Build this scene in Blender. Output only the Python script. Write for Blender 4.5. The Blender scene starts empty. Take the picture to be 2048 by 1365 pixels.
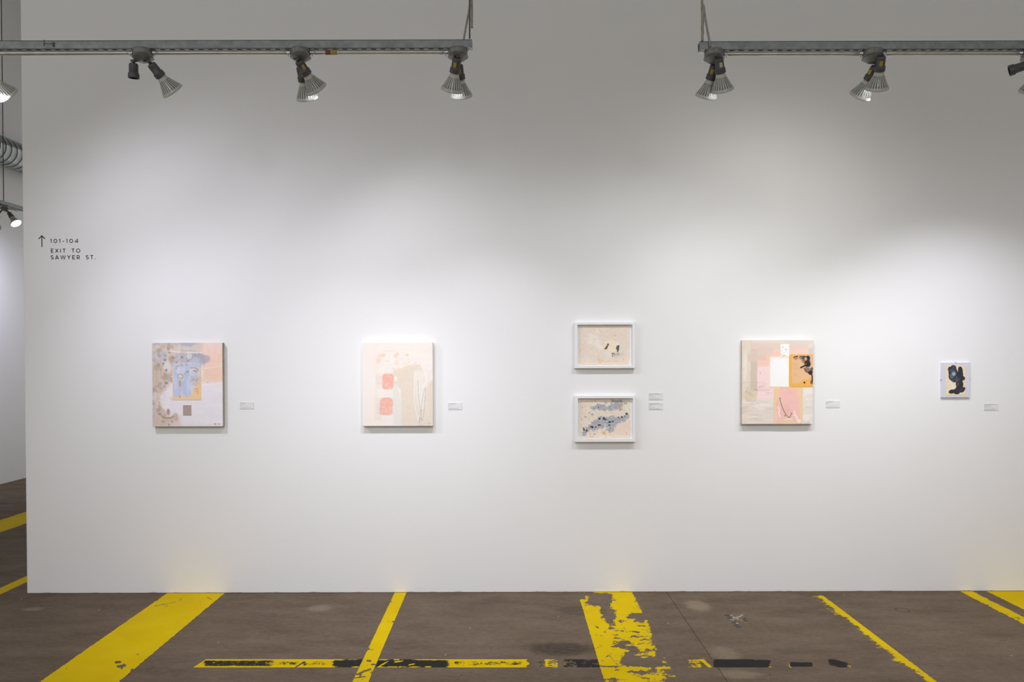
import bpy, math, random
import numpy as np
from mathutils import Vector, Matrix, Quaternion

SC = bpy.context.scene
COL = SC.collection
random.seed(7)

# ------------------------------------------------------------------ camera, world, exposure
FPX = 1573.0
PITCH, ROLL = 0.0143, -0.0024
CAMD = 5.5
R = Matrix.Rotation(math.pi / 2 - PITCH, 3, 'X') @ Matrix.Rotation(ROLL, 3, 'Z')


def _cam(v):
    c = R.transposed() @ Vector(v)
    return Vector((FPX * c.x / -c.z, -FPX * c.y / -c.z))


_vp = _cam((0, 1, 0))
OX, OY = 1014.0 - _vp.x, 713.0 - _vp.y          # principal point in the 2048x1365 frame


def ray(px, py):
    return R @ Vector(((px - OX) / FPX, -(py - OY) / FPX, -1.0))


_d = ray(1024, 1185.5)
CAMH = -_d.z / _d.y * CAMD
CAM = Vector((0, -CAMD, CAMH))


def aty(px, py, y):
    d = ray(px, py)
    return CAM + d * ((y - CAM.y) / d.y)


def atx(px, py, x):
    d = ray(px, py)
    return CAM + d * ((x - CAM.x) / d.x)


def atz(px, py, z=0.0):
    d = ray(px, py)
    return CAM + d * ((z - CAM.z) / d.z)


def topx(P):
    v = _cam(Vector(P) - CAM)
    return v.x + OX, v.y + OY


cd = bpy.data.cameras.new('camera')
cam = bpy.data.objects.new('camera', cd)
COL.objects.link(cam)
cam.matrix_world = Matrix.Translation(CAM) @ R.to_4x4()
cd.sensor_fit = 'HORIZONTAL'
cd.sensor_width = 36.0
cd.lens = FPX * 36.0 / 2048.0
cd.shift_x = (1024.0 - OX) / 2048.0
cd.shift_y = (OY - 682.5) / 2048.0
cd.clip_start = 0.05
cd.clip_end = 100
SC.camera = cam

w = bpy.data.worlds.new('hall_daylight')
SC.world = w
w.use_nodes = True
w.node_tree.nodes['Background'].inputs['Color'].default_value = (1.0, 0.992, 0.965, 1)
w.node_tree.nodes['Background'].inputs['Strength'].default_value = 0.62

SC.view_settings.view_transform = 'Standard'
SC.view_settings.look = 'None'
SC.view_settings.exposure = 0.24
SC.view_settings.gamma = 1.0
SC.view_settings.use_curve_mapping = False
SPOT_W = 31.0
# unseen fill spots, added to brighten the lower wall and aimed at its foot
for hx, hp in ((-2.15, 104), (-.2, 62), (1.6, 64), (3.6, 88)):
    hd = bpy.data.lights.new('wall_fill_spot', 'SPOT')
    hd.energy = hp
    hd.color = (0.965, 0.965, 1.0)
    hd.spot_size = math.radians(72)
    hd.spot_blend = 1.0
    hd.shadow_soft_size = .12
    ho = bpy.data.objects.new('wall_fill_spot', hd)
    COL.objects.link(ho)
    ho.location = (hx, -4.3, 3.3)
    ho.rotation_euler = Vector((0, 4.3, -2.9)).to_track_quat('-Z', 'Y').to_euler()


# ------------------------------------------------------------------ helpers
def lin(c):
    c = np.asarray(c, float) / 255.0
    return np.where(c <= 0.04045, c / 12.92, ((c + 0.055) / 1.055) ** 2.4)


def rgb(*c):
    l = lin(c)
    return (float(l[0]), float(l[1]), float(l[2]), 1.0)


def new_mat(name):
    m = bpy.data.materials.new(name)
    m.use_nodes = True
    return m, m.node_tree, m.node_tree.nodes['Principled BSDF']


def N(nt, typ, **kw):
    n = nt.nodes.new(typ)
    for k, v in kw.items():
        setattr(n, k, v)
    return n


def mathn(nt, op, a, b=None, c=None):
    n = nt.nodes.new('ShaderNodeMath')
    n.operation = op
    for i, v in enumerate((a, b, c)):
        if v is None:
            continue
        if isinstance(v, (int, float)):
            n.inputs[i].default_value = v
        else:
            nt.links.new(v, n.inputs[i])
    return n.outputs[0]


def mixc(nt, fac, a, b, blend='MIX'):
    n = nt.nodes.new('ShaderNodeMix')
    n.data_type = 'RGBA'
    n.blend_type = blend
    for i, v in ((0, fac), (6, a), (7, b)):
        if isinstance(v, (int, float)):
            n.inputs[i].default_value = v
        elif isinstance(v, tuple):
            n.inputs[i].default_value = v
        else:
            nt.links.new(v, n.inputs[i])
    return n.outputs[2]


def maprange(nt, v, a, b, c=0.0, d=1.0, smooth=False):
    n = nt.nodes.new('ShaderNodeMapRange')
    if smooth:
        n.interpolation_type = 'SMOOTHSTEP'
    nt.links.new(v, n.inputs[0])
    for i, x in enumerate((a, b, c, d)):
        n.inputs[i + 1].default_value = x
    return n.outputs[0]


def noise(nt, vec, scale, detail=4, rough=0.55, stretch=None, offset=None):
    if stretch or offset:
        mp = nt.nodes.new('ShaderNodeMapping')
        nt.links.new(vec, mp.inputs[0])
        if stretch:
            mp.inputs['Scale'].default_value = stretch
        if offset:
            mp.inputs['Location'].default_value = offset
        vec = mp.outputs[0]
    n = nt.nodes.new('ShaderNodeTexNoise')
    n.inputs['Scale'].default_value = scale
    n.inputs['Detail'].default_value = detail
    n.inputs['Roughness'].default_value = rough
    nt.links.new(vec, n.inputs['Vector'])
    return n.outputs[0]


def simple(name, col, rough=0.5, metal=0.0, var=0.12, scale=30, bump=0.0, spec=None):
    m, nt, b = new_mat(name)
    tc = N(nt, 'ShaderNodeTexCoord')
    n = noise(nt, tc.outputs['Object'], scale, 5)
    f = maprange(nt, n, 0.3, 0.7, 1 - var, 1 + var)
    c = nt.nodes.new('ShaderNodeVectorMath')
    c.operation = 'SCALE'
    c.inputs[0].default_value = col[:3]
    nt.links.new(f, c.inputs['Scale'])
    nt.links.new(c.outputs[0], b.inputs['Base Color'])
    b.inputs['Roughness'].default_value = rough
    b.inputs['Metallic'].default_value = metal
    if spec is not None:
        b.inputs['Specular IOR Level'].default_value = spec
    if bump:
        bn = N(nt, 'ShaderNodeBump')
        bn.inputs['Strength'].default_value = bump
        bn.inputs['Distance'].default_value = 0.002
        nt.links.new(n, bn.inputs['Height'])
        nt.links.new(bn.outputs[0], b.inputs['Normal'])
    return m


class MB:
    def __init__(self):
        self.v, self.f, self.m, self.s = [], [], [], []

    def add(self, vs, fs, mi=0, smooth=False):
        o = len(self.v)
        self.v += [tuple(p) for p in vs]
        for f in fs:
            self.f.append(tuple(i + o for i in f))
            self.m.append(mi)
            self.s.append(smooth)
        return self

    def box(self, lo, hi, mi=0, bevel=0.0):
        x0, y0, z0 = lo
        x1, y1, z1 = hi
        b = min(bevel, (x1 - x0) / 3, (y1 - y0) / 3, (z1 - z0) / 3)
        if b <= 0:
            vs = [(x0, y0, z0), (x1, y0, z0), (x1, y1, z0), (x0, y1, z0), (x0, y0, z1), (x1, y0, z1), (x1, y1, z1), (x0, y1, z1)]
            return self.add(vs, [(3, 2, 1, 0), (4, 5, 6, 7), (0, 1, 5, 4), (1, 2, 6, 5), (2, 3, 7, 6), (3, 0, 4, 7)], mi)
        vs, idx = [], {}
        for sx in (0, 1):
            for sy in (0, 1):
                for sz in (0, 1):
                    c = (x1 if sx else x0, y1 if sy else y0, z1 if sz else z0)
                    d = (-b if sx else b, -b if sy else b, -b if sz else b)
                    for a in range(3):
                        p = [c[k] + (0 if k == a else d[k]) for k in range(3)]
                        idx[(sx, sy, sz, a)] = len(vs)
                        vs.append(p)
        fs = []
        cyc = [(0, 0), (1, 0), (1, 1), (0, 1)]
        for a in range(3):
            o = [k for k in range(3) if k != a]
            for s in (0, 1):
                f = []
                for p, q in cyc:
                    t = [0, 0, 0]
                    t[a] = s
                    t[o[0]] = p
                    t[o[1]] = q
                    f.append(idx[(t[0], t[1], t[2], a)])
                flip = (s == 0) ^ (a == 1)
                fs.append(tuple(reversed(f)) if flip else tuple(f))
            for p, q in cyc:
                t0 = [0, 0, 0]
                t1 = [0, 0, 0]
                t0[o[0]], t0[o[1]] = p, q
                t1[o[0]], t1[o[1]] = p, q
                t1[a] = 1
                fs.append((idx[(*t0, o[0])], idx[(*t1, o[0])], idx[(*t1, o[1])], idx[(*t0, o[1])]))
        for sx in (0, 1):
            for sy in (0, 1):
                for sz in (0, 1):
                    fs.append(tuple(idx[(sx, sy, sz, a)] for a in range(3)))
        return self.add(vs, fs, mi)

    def lathe(self, prof, n=32, mi=0, origin=(0, 0, 0), axis=(0, 0, 1), caps=True, smooth=True, mats=None):
        q = Vector(axis).normalized().to_track_quat('Z', 'Y')
        o = Vector(origin)
        vs = []
        for r, z in prof:
            for i in range(n):
                a = 2 * math.pi * i / n
                vs.append(o + q @ Vector((r * math.cos(a), r * math.sin(a), z)))
        k0 = len(self.v)
        for j in range(len(prof) - 1):
            fs = []
            for i in range(n):
                i2 = (i + 1) % n
                fs.append((j * n + i, j * n + i2, (j + 1) * n + i2, (j + 1) * n + i))
            self.add(vs if j == 0 else [], [tuple(x + (k0 if j else 0) - (0) for x in f) for f in fs] if j == 0 else [], mats[j] if mats else mi, smooth)
            if j:
                for f in fs:
                    self.f.append(tuple(x + k0 for x in f))
                    self.m.append(mats[j] if mats else mi)
                    self.s.append(smooth)
        if caps:
            self.f.append(tuple(k0 + i for i in reversed(range(n))))
            self.m.append(mats[0] if mats else mi)
            self.s.append(False)
            L = (len(prof) - 1) * n
            self.f.append(tuple(k0 + L + i for i in range(n)))
            self.m.append(mats[-1] if mats else mi)
            self.s.append(False)
        return self

    def tube(self, pts, rad, n=12, mi=0, caps=True, smooth=True):
        pts = [Vector(p) for p in pts]
        rads = rad if isinstance(rad, (list, tuple)) else [rad] * len(pts)
        k0 = len(self.v)
        up = None
        for i, p in enumerate(pts):
            t = (pts[min(i + 1, len(pts) - 1)] - pts[max(i - 1, 0)]).normalized()
            if up is None:
                up = t.orthogonal().normalized()
            up = (up - t * up.dot(t)).normalized()
            s = t.cross(up)
            for k in range(n):
                a = 2 * math.pi * k / n
                self.v.append(tuple(p + (up * math.cos(a) + s * math.sin(a)) * rads[i]))
        for i in range(len(pts) - 1):
            for k in range(n):
                k2 = (k + 1) % n
                self.f.append((k0 + i * n + k, k0 + i * n + k2, k0 + (i + 1) * n + k2, k0 + (i + 1) * n + k))
                self.m.append(mi)
                self.s.append(smooth)
        if caps:
            self.f.append(tuple(k0 + k for k in reversed(range(n))))
            self.f.append(tuple(k0 + (len(pts) - 1) * n + k for k in range(n)))
            self.m += [mi, mi]
            self.s += [False, False]
        return self

    def mesh(self, name, mats):
        me = bpy.data.meshes.new(name)
        me.from_pydata(self.v, [], self.f)
        for m in (mats if isinstance(mats, (list, tuple)) else [mats]):
            me.materials.append(m)
        me.polygons.foreach_set('material_index', self.m)
        me.polygons.foreach_set('use_smooth', self.s)
        me.update()
        return me

    def build(self, name, mats, parent=None, local=False):
        if parent is not None and not local:
            o = wloc(parent)
            self.v = [(p[0] - o.x, p[1] - o.y, p[2] - o.z) for p in self.v]
        return link(name, self.mesh(name, mats), parent)


LOC = {}


def wloc(o):
    return LOC[o.name]


def link(name, me, parent=None, loc=None):
    o = bpy.data.objects.new(name, me)
    COL.objects.link(o)
    if loc is not None:
        o.location = loc
    if parent is not None:
        o.parent = parent
        LOC[o.name] = LOC.get(parent.name, Vector((0, 0, 0))) + Vector(o.location)
    else:
        LOC[o.name] = Vector(o.location)
    return o


def tag(o, label=None, cat=None, group=None, kind=None):
    for k, v in (('label', label), ('category', cat), ('group', group), ('kind', kind)):
        if v:
            o[k] = v
    return o


def thing(name, loc, label, cat, group=None, rotz=0.0):
    o = link(name, None, None, Vector(loc))
    o.rotation_euler = (0, 0, rotz)
    o.empty_display_size = 0.1
    return tag(o, label, cat, group)


# ------------------------------------------------------------------ materials
def wall_material():
    m, nt, b = new_mat('painted_drywall')
    g = N(nt, 'ShaderNodeNewGeometry')
    n = noise(nt, g.outputs['Position'], 2.2, 5)
    c = mixc(nt, n, (0.80, 0.796, 0.795, 1), (0.835, 0.83, 0.828, 1))
    sep = N(nt, 'ShaderNodeSeparateXYZ')
    nt.links.new(g.outputs['Position'], sep.inputs[0])
    # scuffed, dirty foot of the wall (paint missing along the slab)
    jag = noise(nt, g.outputs['Position'], 7, 6, 0.6, stretch=(1, 1, 0.2))
    hgt = mathn(nt, 'ADD', maprange(nt, jag, 0.50, 0.80, 0.0, 0.010), 0.0035)
    edge = mathn(nt, 'LESS_THAN', sep.outputs['Z'], hgt)
    dirt = mixc(nt, noise(nt, g.outputs['Position'], 60, 3), (0.17, 0.12, 0.085, 1), (0.55, 0.47, 0.40, 1))
    c = mixc(nt, mathn(nt, 'MULTIPLY', edge, 0.8), c, dirt)
    sc = noise(nt, g.outputs['Position'], 9, 8, 0.75, stretch=(0.5, 1, 3))
    low = maprange(nt, sep.outputs['Z'], 0.0, 0.10, 1, 0)
    scf = mathn(nt, 'MULTIPLY', maprange(nt, sc, 0.60, 0.72), low)
    c = mixc(nt, mathn(nt, 'MULTIPLY', scf, 0.28), c, (0.42, 0.38, 0.34, 1))
    nt.links.new(c, b.inputs['Base Color'])
    b.inputs['Roughness'].default_value = 0.62
    b.inputs['Specular IOR Level'].default_value = 0.25
    bn = N(nt, 'ShaderNodeBump')
    bn.inputs['Strength'].default_value = 0.08
    bn.inputs['Distance'].default_value = 0.001
    nt.links.new(noise(nt, g.outputs['Position'], 160, 3), bn.inputs['Height'])
    nt.links.new(bn.outputs[0], b.inputs['Normal'])
    return m


def concrete_group():
    gt = bpy.data.node_groups.new('bare_concrete', 'ShaderNodeTree')
    for n_, t in (('Color', 'NodeSocketColor'), ('Roughness', 'NodeSocketFloat'), ('Height', 'NodeSocketFloat')):
        gt.interface.new_socket(n_, in_out='OUTPUT', socket_type=t)
    out = gt.nodes.new('NodeGroupOutput')
    g = gt.nodes.new('ShaderNodeNewGeometry')
    P = g.outputs['Position']
    big = noise(gt, P, 0.9, 6, 0.6, offset=(3.1, 1.7, 0))
    mid = noise(gt, P, 4.0, 7, 0.62, stretch=(0.55, 1.5, 1))
    fine = noise(gt, P, 130, 4, 0.6)
    c = mixc(gt, maprange(gt, big, 0.3, 0.7), (0.094, 0.069, 0.047, 1), (0.150, 0.111, 0.078, 1))
    c = mixc(gt, maprange(gt, mid, 0.35, 0.72), c, (0.172, 0.129, 0.092, 1))
    dk = noise(gt, P, 2.1, 5, 0.55, stretch=(0.7, 1.8, 1), offset=(7.7, 2.1, 0))
    c = mixc(gt, maprange(gt, dk, 0.56, 0.72, 0, 0.45), c, (0.068, 0.050, 0.036, 1))
    # explicit marks on the slab: pale anchor rings, stains, brushed scrapes
    def spot(px, py, rx, ry, col, k, ring=False, seed=0):
        nonlocal c
        p = atz(px, py)
        mp = gt.nodes.new('ShaderNodeMapping')
        gt.links.new(P, mp.inputs[0])
        mp.inputs['Location'].default_value = (-p.x / rx, -p.y / ry, 0)
        mp.inputs['Scale'].default_value = (1 / rx, 1 / ry, 1)
        ln = gt.nodes.new('ShaderNodeVectorMath')
        ln.operation = 'LENGTH'
        gt.links.new(mp.outputs[0], ln.inputs[0])
        wob = mathn(gt, 'MULTIPLY_ADD', noise(gt, P, 22, 5, 0.7, offset=(seed, 0, 0)), 0.9, -0.45)
        d = mathn(gt, 'ADD', ln.outputs['Value'], wob if not ring else 0.0)
        if ring:
            f = maprange(gt, mathn(gt, 'ABSOLUTE', mathn(gt, 'SUBTRACT', d, 0.85)), 0.05, 0.16, k, 0)
        else:
            f = maprange(gt, d, 0.45, 1.05, k, 0, True)
        c = mixc(gt, f, c, col)
    spot(640, 1217, .10, .085, (0.25, 0.19, 0.155, 1), .75, seed=1)
    spot(66, 1219, .085, .05, (0.25, 0.185, 0.145, 1), .8, seed=2)
    spot(1805, 1221, .048, .048, (0.05, 0.037, 0.03, 1), .8, ring=True)
    spot(1120, 1298, .24, .13, (0.050, 0.037, 0.028, 1), .85, seed=5)
    spot(1160, 1222, .20, .13, (0.06, 0.045, 0.034, 1), .6, seed=6)
    spot(1395, 1212, .10, .14, (0.29, 0.225, 0.155, 1), .7, seed=7)
    spot(1450, 1310, .10, .15, (0.25, 0.195, 0.14, 1), .6, seed=8)
    spot(1480, 1350, .14, .07, (0.27, 0.21, 0.15, 1), .65, seed=9)
    # flecks of paint, pits
    vo = gt.nodes.new('ShaderNodeTexVoronoi')
    vo.inputs['Scale'].default_value = 9
    gt.links.new(P, vo.inputs['Vector'])
    sepc = gt.nodes.new('ShaderNodeSeparateColor')
    gt.links.new(vo.outputs['Color'], sepc.inputs[0])
    fl = mathn(gt, 'MULTIPLY', mathn(gt, 'LESS_THAN', vo.outputs['Distance'], 0.045), mathn(gt, 'GREATER_THAN', sepc.outputs[0], 0.86))
    c = mixc(gt, fl, c, (0.45, 0.43, 0.40, 1))
    pit = mathn(gt, 'MULTIPLY', mathn(gt, 'LESS_THAN', vo.outputs['Distance'], 0.06), mathn(gt, 'LESS_THAN', sepc.outputs[1], 0.10))
    c = mixc(gt, mathn(gt, 'MULTIPLY', pit, 0.8), c, (0.03, 0.023, 0.02, 1))
    c = mixc(gt, maprange(gt, fine, 0.3, 0.7, 0.0, 0.42), c, (0.055, 0.041, 0.030, 1))
    gr = noise(gt, P, 38, 6, 0.7, stretch=(0.6, 1.4, 1), offset=(5, 1, 0))
    c = mixc(gt, maprange(gt, gr, 0.50, 0.75, 0.0, 0.40), c, (0.215, 0.165, 0.125, 1))
    c = mixc(gt, maprange(gt, gr, 0.46, 0.28, 0.0, 0.40), c, (0.055, 0.041, 0.030, 1))
    gt.links.new(c, out.inputs[0])
    gt.links.new(maprange(gt, mid, 0.3, 0.7, 0.5, 0.38), out.inputs[1])
    gt.links.new(fine, out.inputs[2])
    return gt


CG = concrete_group()


def floor_material(name, paint=False):
    m, nt, b = new_mat(name)
    g = nt.nodes.new('ShaderNodeGroup')
    g.node_tree = CG
    c, r = g.outputs[0], g.outputs[1]
    if paint:
        geo = N(nt, 'ShaderNodeNewGeometry')
        P = geo.outputs['Position']
        at = N(nt, 'ShaderNodeAttribute', attribute_name='paint')
        sp = N(nt, 'ShaderNodeSeparateColor')
        nt.links.new(at.outputs['Color'], sp.inputs[0])
        n1 = noise(nt, P, 80, 6, 0.7, stretch=(0.6, 1, 1))
        n2 = noise(nt, P, 22, 6, 0.7, offset=(4, 2, 0), stretch=(0.5, 1, 1))
        nn = maprange(nt, mathn(nt, 'ADD', mathn(nt, 'MULTIPLY', n1, 0.5), mathn(nt, 'MULTIPLY', n2, 0.5)), 0.37, 0.63, 0.02, 0.96)
        fy = maprange(nt, mathn(nt, 'SUBTRACT', sp.outputs[0], nn), -0.03, 0.03)
        n3 = noise(nt, P, 95, 5, 0.8, offset=(9, 5, 0))
        n4 = noise(nt, P, 20, 5, 0.7, offset=(1, 8, 0))
        n34 = maprange(nt, mathn(nt, 'ADD', mathn(nt, 'MULTIPLY', n3, 0.55), mathn(nt, 'MULTIPLY', n4, 0.45)), 0.33, 0.67, 0.02, 0.98)
        fb = maprange(nt, mathn(nt, 'SUBTRACT', sp.outputs[1], n34), -0.03, 0.03)
        yl = mixc(nt, maprange(nt, noise(nt, P, 3.5, 6), 0.3, 0.7), (0.53, 0.365, 0.0, 1), (0.60, 0.425, 0.0, 1))
        grime = noise(nt, P, 18, 8, 0.8, stretch=(1, 1, 1), offset=(2, 6, 0))
        yl = mixc(nt, maprange(nt, grime, 0.60, 0.74, 0, 0.35), yl, (0.24, 0.17, 0.004, 1))
        c = mixc(nt, fy, c, yl)
        c = mixc(nt, fb, c, (0.022, 0.021, 0.020, 1))
    nt.links.new(c, b.inputs['Base Color'])
    nt.links.new(r, b.inputs['Roughness'])
    b.inputs['Specular IOR Level'].default_value = 0.012
    bn = N(nt, 'ShaderNodeBump')
    bn.inputs['Strength'].default_value = 0.12
    bn.inputs['Distance'].default_value = 0.001
    nt.links.new(g.outputs[2], bn.inputs['Height'])
    nt.links.new(bn.outputs[0], b.inputs['Normal'])
    return m


M_WALL = wall_material()
M_CONC = floor_material('worn_brown_concrete')
M_PAINT = floor_material('worn_floor_paint', True)
M_JOINT = simple('joint_grime', (0.045, 0.030, 0.020), 0.9, var=0.4)
M_CEIL = simple('ceiling_white', (0.72, 0.71, 0.69), 0.8, var=0.03, scale=3)
M_GALV = simple('galvanised_steel', (0.25, 0.277, 0.278), 0.42, 0.3, 0.22, 22)
M_EMT = simple('zinc_conduit', (0.56, 0.55, 0.50), 0.32, 0.6, 0.12, 14)
M_ZINC = simple('bright_zinc', (0.60, 0.62, 0.62), 0.25, 0.85, 0.1, 60)
M_BOX = simple('grey_box_enamel', (0.20, 0.202, 0.194), 0.38, 0.25, 0.12, 40)
M_HOLD = simple('charcoal_enamel', (0.072, 0.070, 0.072), 0.42, 0.0, 0.1, 60)
M_DARK = simple('black_socket_inside', (0.008, 0.008, 0.008), 0.6)
M_ROD = simple('threaded_rod_zinc', (0.22, 0.25, 0.23), 0.4, 0.5, 0.2, 90)
M_RODD = simple('dark_rod_steel', (0.06, 0.05, 0.055), 0.5, 0.3, 0.2, 90)
M_ARM = simple('armoured_cable_steel', (0.33, 0.30, 0.26), 0.4, 0.6, 0.15, 60)
M_STK = simple('yellow_warning_sticker', (0.42, 0.28, 0.04), 0.5, var=0.3, scale=300)
M_STKW = simple('cream_sticker', (0.55, 0.47, 0.33), 0.5, var=0.2, scale=300)
M_STKR = simple('red_sticker', (0.25, 0.05, 0.05), 0.5, var=0.2, scale=300)
M_DUCT = simple('spiral_duct_steel', (0.50, 0.545, 0.535), 0.22, 0.95, 0.14, 6)
M_SEAM = simple('duct_seam_steel', (0.10, 0.10, 0.10), 0.45, 0.6, 0.1, 20)
M_VINYL = simple('black_vinyl', (0.010, 0.008, 0.010), 0.5, var=0.1)
M_CARD = simple('label_card', (0.74, 0.735, 0.725), 0.7, var=0.02)
M_PRINT = simple('label_print', (0.33, 0.33, 0.33), 0.8, var=0.35, scale=900)
M_PRINTD = simple('label_print_bold', (0.22, 0.22, 0.23), 0.8, var=0.35, scale=900)
M_FRAME = simple('white_frame_lacquer', (0.80, 0.795, 0.81), 0.4, var=0.02)
M_MOUNT = simple('white_mount_board', (0.86, 0.855, 0.84), 0.8, var=0.02)
M_MATL = simple('pale_lilac_mount', (0.72, 0.715, 0.785), 0.7, var=0.02)
M_SIDE1 = simple('canvas_edge_taupe', (0.42, 0.375, 0.315), 0.8, var=0.15)
M_SIDE2 = simple('canvas_edge_white', (0.76, 0.74, 0.72), 0.8, var=0.05)
M_SIDE4 = simple('canvas_edge_beige', (0.58, 0.51, 0.44), 0.8, var=0.15)
M_CLIP = simple('clip_steel', (0.25, 0.22, 0.22), 0.35, 0.7)


def glassy_bulb():
    m, nt, b = new_mat('pressed_glass_reflector')
    b.inputs['Base Color'].default_value = (0.60, 0.595, 0.56, 1)
    b.inputs['Roughness'].default_value = 0.22
    b.inputs['Subsurface Weight'].default_value = 0.0
    tc = N(nt, 'ShaderNodeTexCoord')
    n = noise(nt, tc.outputs['Object'], 40, 3)
    nt.links.new(mixc(nt, n, (0.40, 0.40, 0.36, 1), (0.50, 0.50, 0.46, 1)), b.inputs['Base Color'])
    return m


M_GLASSB = glassy_bulb()
M_SLOT = simple('reflector_slots', (0.12, 0.13, 0.125), 0.25, 0.3, 0.25, 60)
M_COLLAR = simple('bulb_collar', (0.52, 0.50, 0.45), 0.5, var=0.06)


def lens_mat():
    m, nt, b = new_mat('lit_bulb_lens')
    b.inputs['Base Color'].default_value = (0.9, 0.9, 0.9, 1)
    b.inputs['Emission Color'].default_value = (0.96, 0.97, 1.0, 1)
    tc = N(nt, 'ShaderNodeTexCoord')
    vo = N(nt, 'ShaderNodeTexVoronoi')
    vo.inputs['Scale'].default_value = 90
    nt.links.new(tc.outputs['Object'], vo.inputs['Vector'])
    nt.links.new(maprange(nt, vo.outputs['Distance'], 0, 0.8, 5.0, 3.4), b.inputs['Emission Strength'])
    return m


M_LENS = lens_mat()


def pane_mat():
    m, nt, b = new_mat('clear_glass_pane')
    out = nt.nodes['Material Output']
    nt.nodes.remove(b)
    tr = N(nt, 'ShaderNodeBsdfTransparent')
    tr.inputs[0].default_value = (0.99, 0.992, 0.995, 1)
    gl = N(nt, 'ShaderNodeBsdfGlossy')
    gl.inputs['Roughness'].default_value = 0.02
    mx = N(nt, 'ShaderNodeMixShader')
    mx.inputs[0].default_value = 0.03
    nt.links.new(tr.outputs[0], mx.inputs[1])
    nt.links.new(gl.outputs[0], mx.inputs[2])
    nt.links.new(mx.outputs[0], out.inputs[0])
    return m


M_PANE = pane_mat()


def art_mat(name, rough=0.7, weave=True, spec=0.3):
    m, nt, b = new_mat(name)
    at = N(nt, 'ShaderNodeAttribute', attribute_name='Col')
    tc = N(nt, 'ShaderNodeTexCoord')
    n = noise(nt, tc.outputs['Object'], 320, 3)
    c = mixc(nt, maprange(nt, n, 0.3, 0.7, 0, 0.06), at.outputs['Color'], (0.3, 0.27, 0.25, 1))
    nt.links.new(c, b.inputs['Base Color'])
    b.inputs['Roughness'].default_value = rough
    b.inputs['Specular IOR Level'].default_value = spec
    if weave:
        bn = N(nt, 'ShaderNodeBump')
        bn.inputs['Strength'].default_value = 0.15
        bn.inputs['Distance'].default_value = 0.0006
        nt.links.new(n, bn.inputs['Height'])
        nt.links.new(bn.outputs[0], b.inputs['Normal'])
    return m


M_ART = art_mat('paint_on_canvas')
M_PAPER = art_mat('collaged_paper', 0.75)
M_INK = art_mat('ink_on_paper', 0.5, False)

# ------------------------------------------------------------------ room shell
XL = -6.62                        # left wall of the hall
WX0 = aty(48.5, 690, 0).x         # free end of the exhibition wall
ZC = 6.9
YB, YF, XR = -9.5, 6.9, 5.2
JX = atz(1445, 1350).x            # saw cut running towards the wall
JY = atz(26, 1008.5).y            # saw cut across, seen through the opening

fl = MB().box((XL - .2, YB, -.22), (XR, YF, -.006)).build('floor', M_JOINT)
tag(fl, 'brown sealed concrete floor with yellow painted lines', kind='structure')
gp = .0011
xs = [XL - .2, JX, XR]
ys = [YB, JY, YF]
for i in range(2):
    for j in range(2):
        MB().box((xs[i] + (gp if i else 0), ys[j] + (gp if j else 0), -.006), (xs[i + 1] - (0 if i else gp), ys[j + 1] - (0 if j else gp), 0), bevel=.0015).build('concrete_slab', M_CONC, fl)

wf = MB().box((WX0, 0, 0.0), (XR, .14, ZC), bevel=.003).build('wall_front', M_WALL)
tag(wf, 'white exhibition wall hung with small artworks', kind='structure')
wl = MB().box((XL - .2, -2.6, 0.0), (XL, YF, ZC)).build('wall_left', M_WALL)
tag(wl, 'white side wall seen through the opening at left', kind='structure')
wb = MB().box((XL, YF - .15, 5.1), (XR, YF, ZC)).build('far_shade_wall', M_WALL)  # unseen upper wall, added to darken the passage top; opening below lets light in
tag(wb, kind='structure')
wr = MB().box((XR, YB, 0.0), (XR + .15, YF, ZC)).build('right_shade_wall', M_WALL)  # unseen wall, added to shut out ambient light from the right
tag(wr, kind='structure')
ce = MB().box((XL - .2, YB, ZC), (XR, YF, ZC + .15)).build('ceiling', M_CEIL)
tag(ce, kind='structure')


# ------------------------------------------------------------------ numpy painting helpers
def vnoise(x, y, seed):
    rs = np.random.RandomState(seed)
    T = rs.rand(256, 256)
    xi = np.floor(x).astype(int)
    yi = np.floor(y).astype(int)
    fx = x - xi
    fy = y - yi
    fx = fx * fx * (3 - 2 * fx)
    fy = fy * fy * (3 - 2 * fy)
    a = T[xi & 255, yi & 255]
    b = T[(xi + 1) & 255, yi & 255]
    c = T[xi & 255, (yi + 1) & 255]
    d = T[(xi + 1) & 255, (yi + 1) & 255]
    return (a * (1 - fx) + b * fx) * (1 - fy) + (c * (1 - fx) + d * fx) * fy


def fbm(x, y, s, seed, octv=4, sx=1.0, sy=1.0):
    v = 0
    a = 0.5
    t = 0
    for k in range(octv):
        v = v + a * vnoise(x / s * sx * 2 ** k + 17.3 * k + seed * 3.1, y / s * sy * 2 ** k + 9.1 * k, seed + k)
        t += a
        a *= 0.55
    return v / t


def sst(a, b, v):
    t = np.clip((v - a) / (b - a), 0, 1)
    return t * t * (3 - 2 * t)


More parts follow.
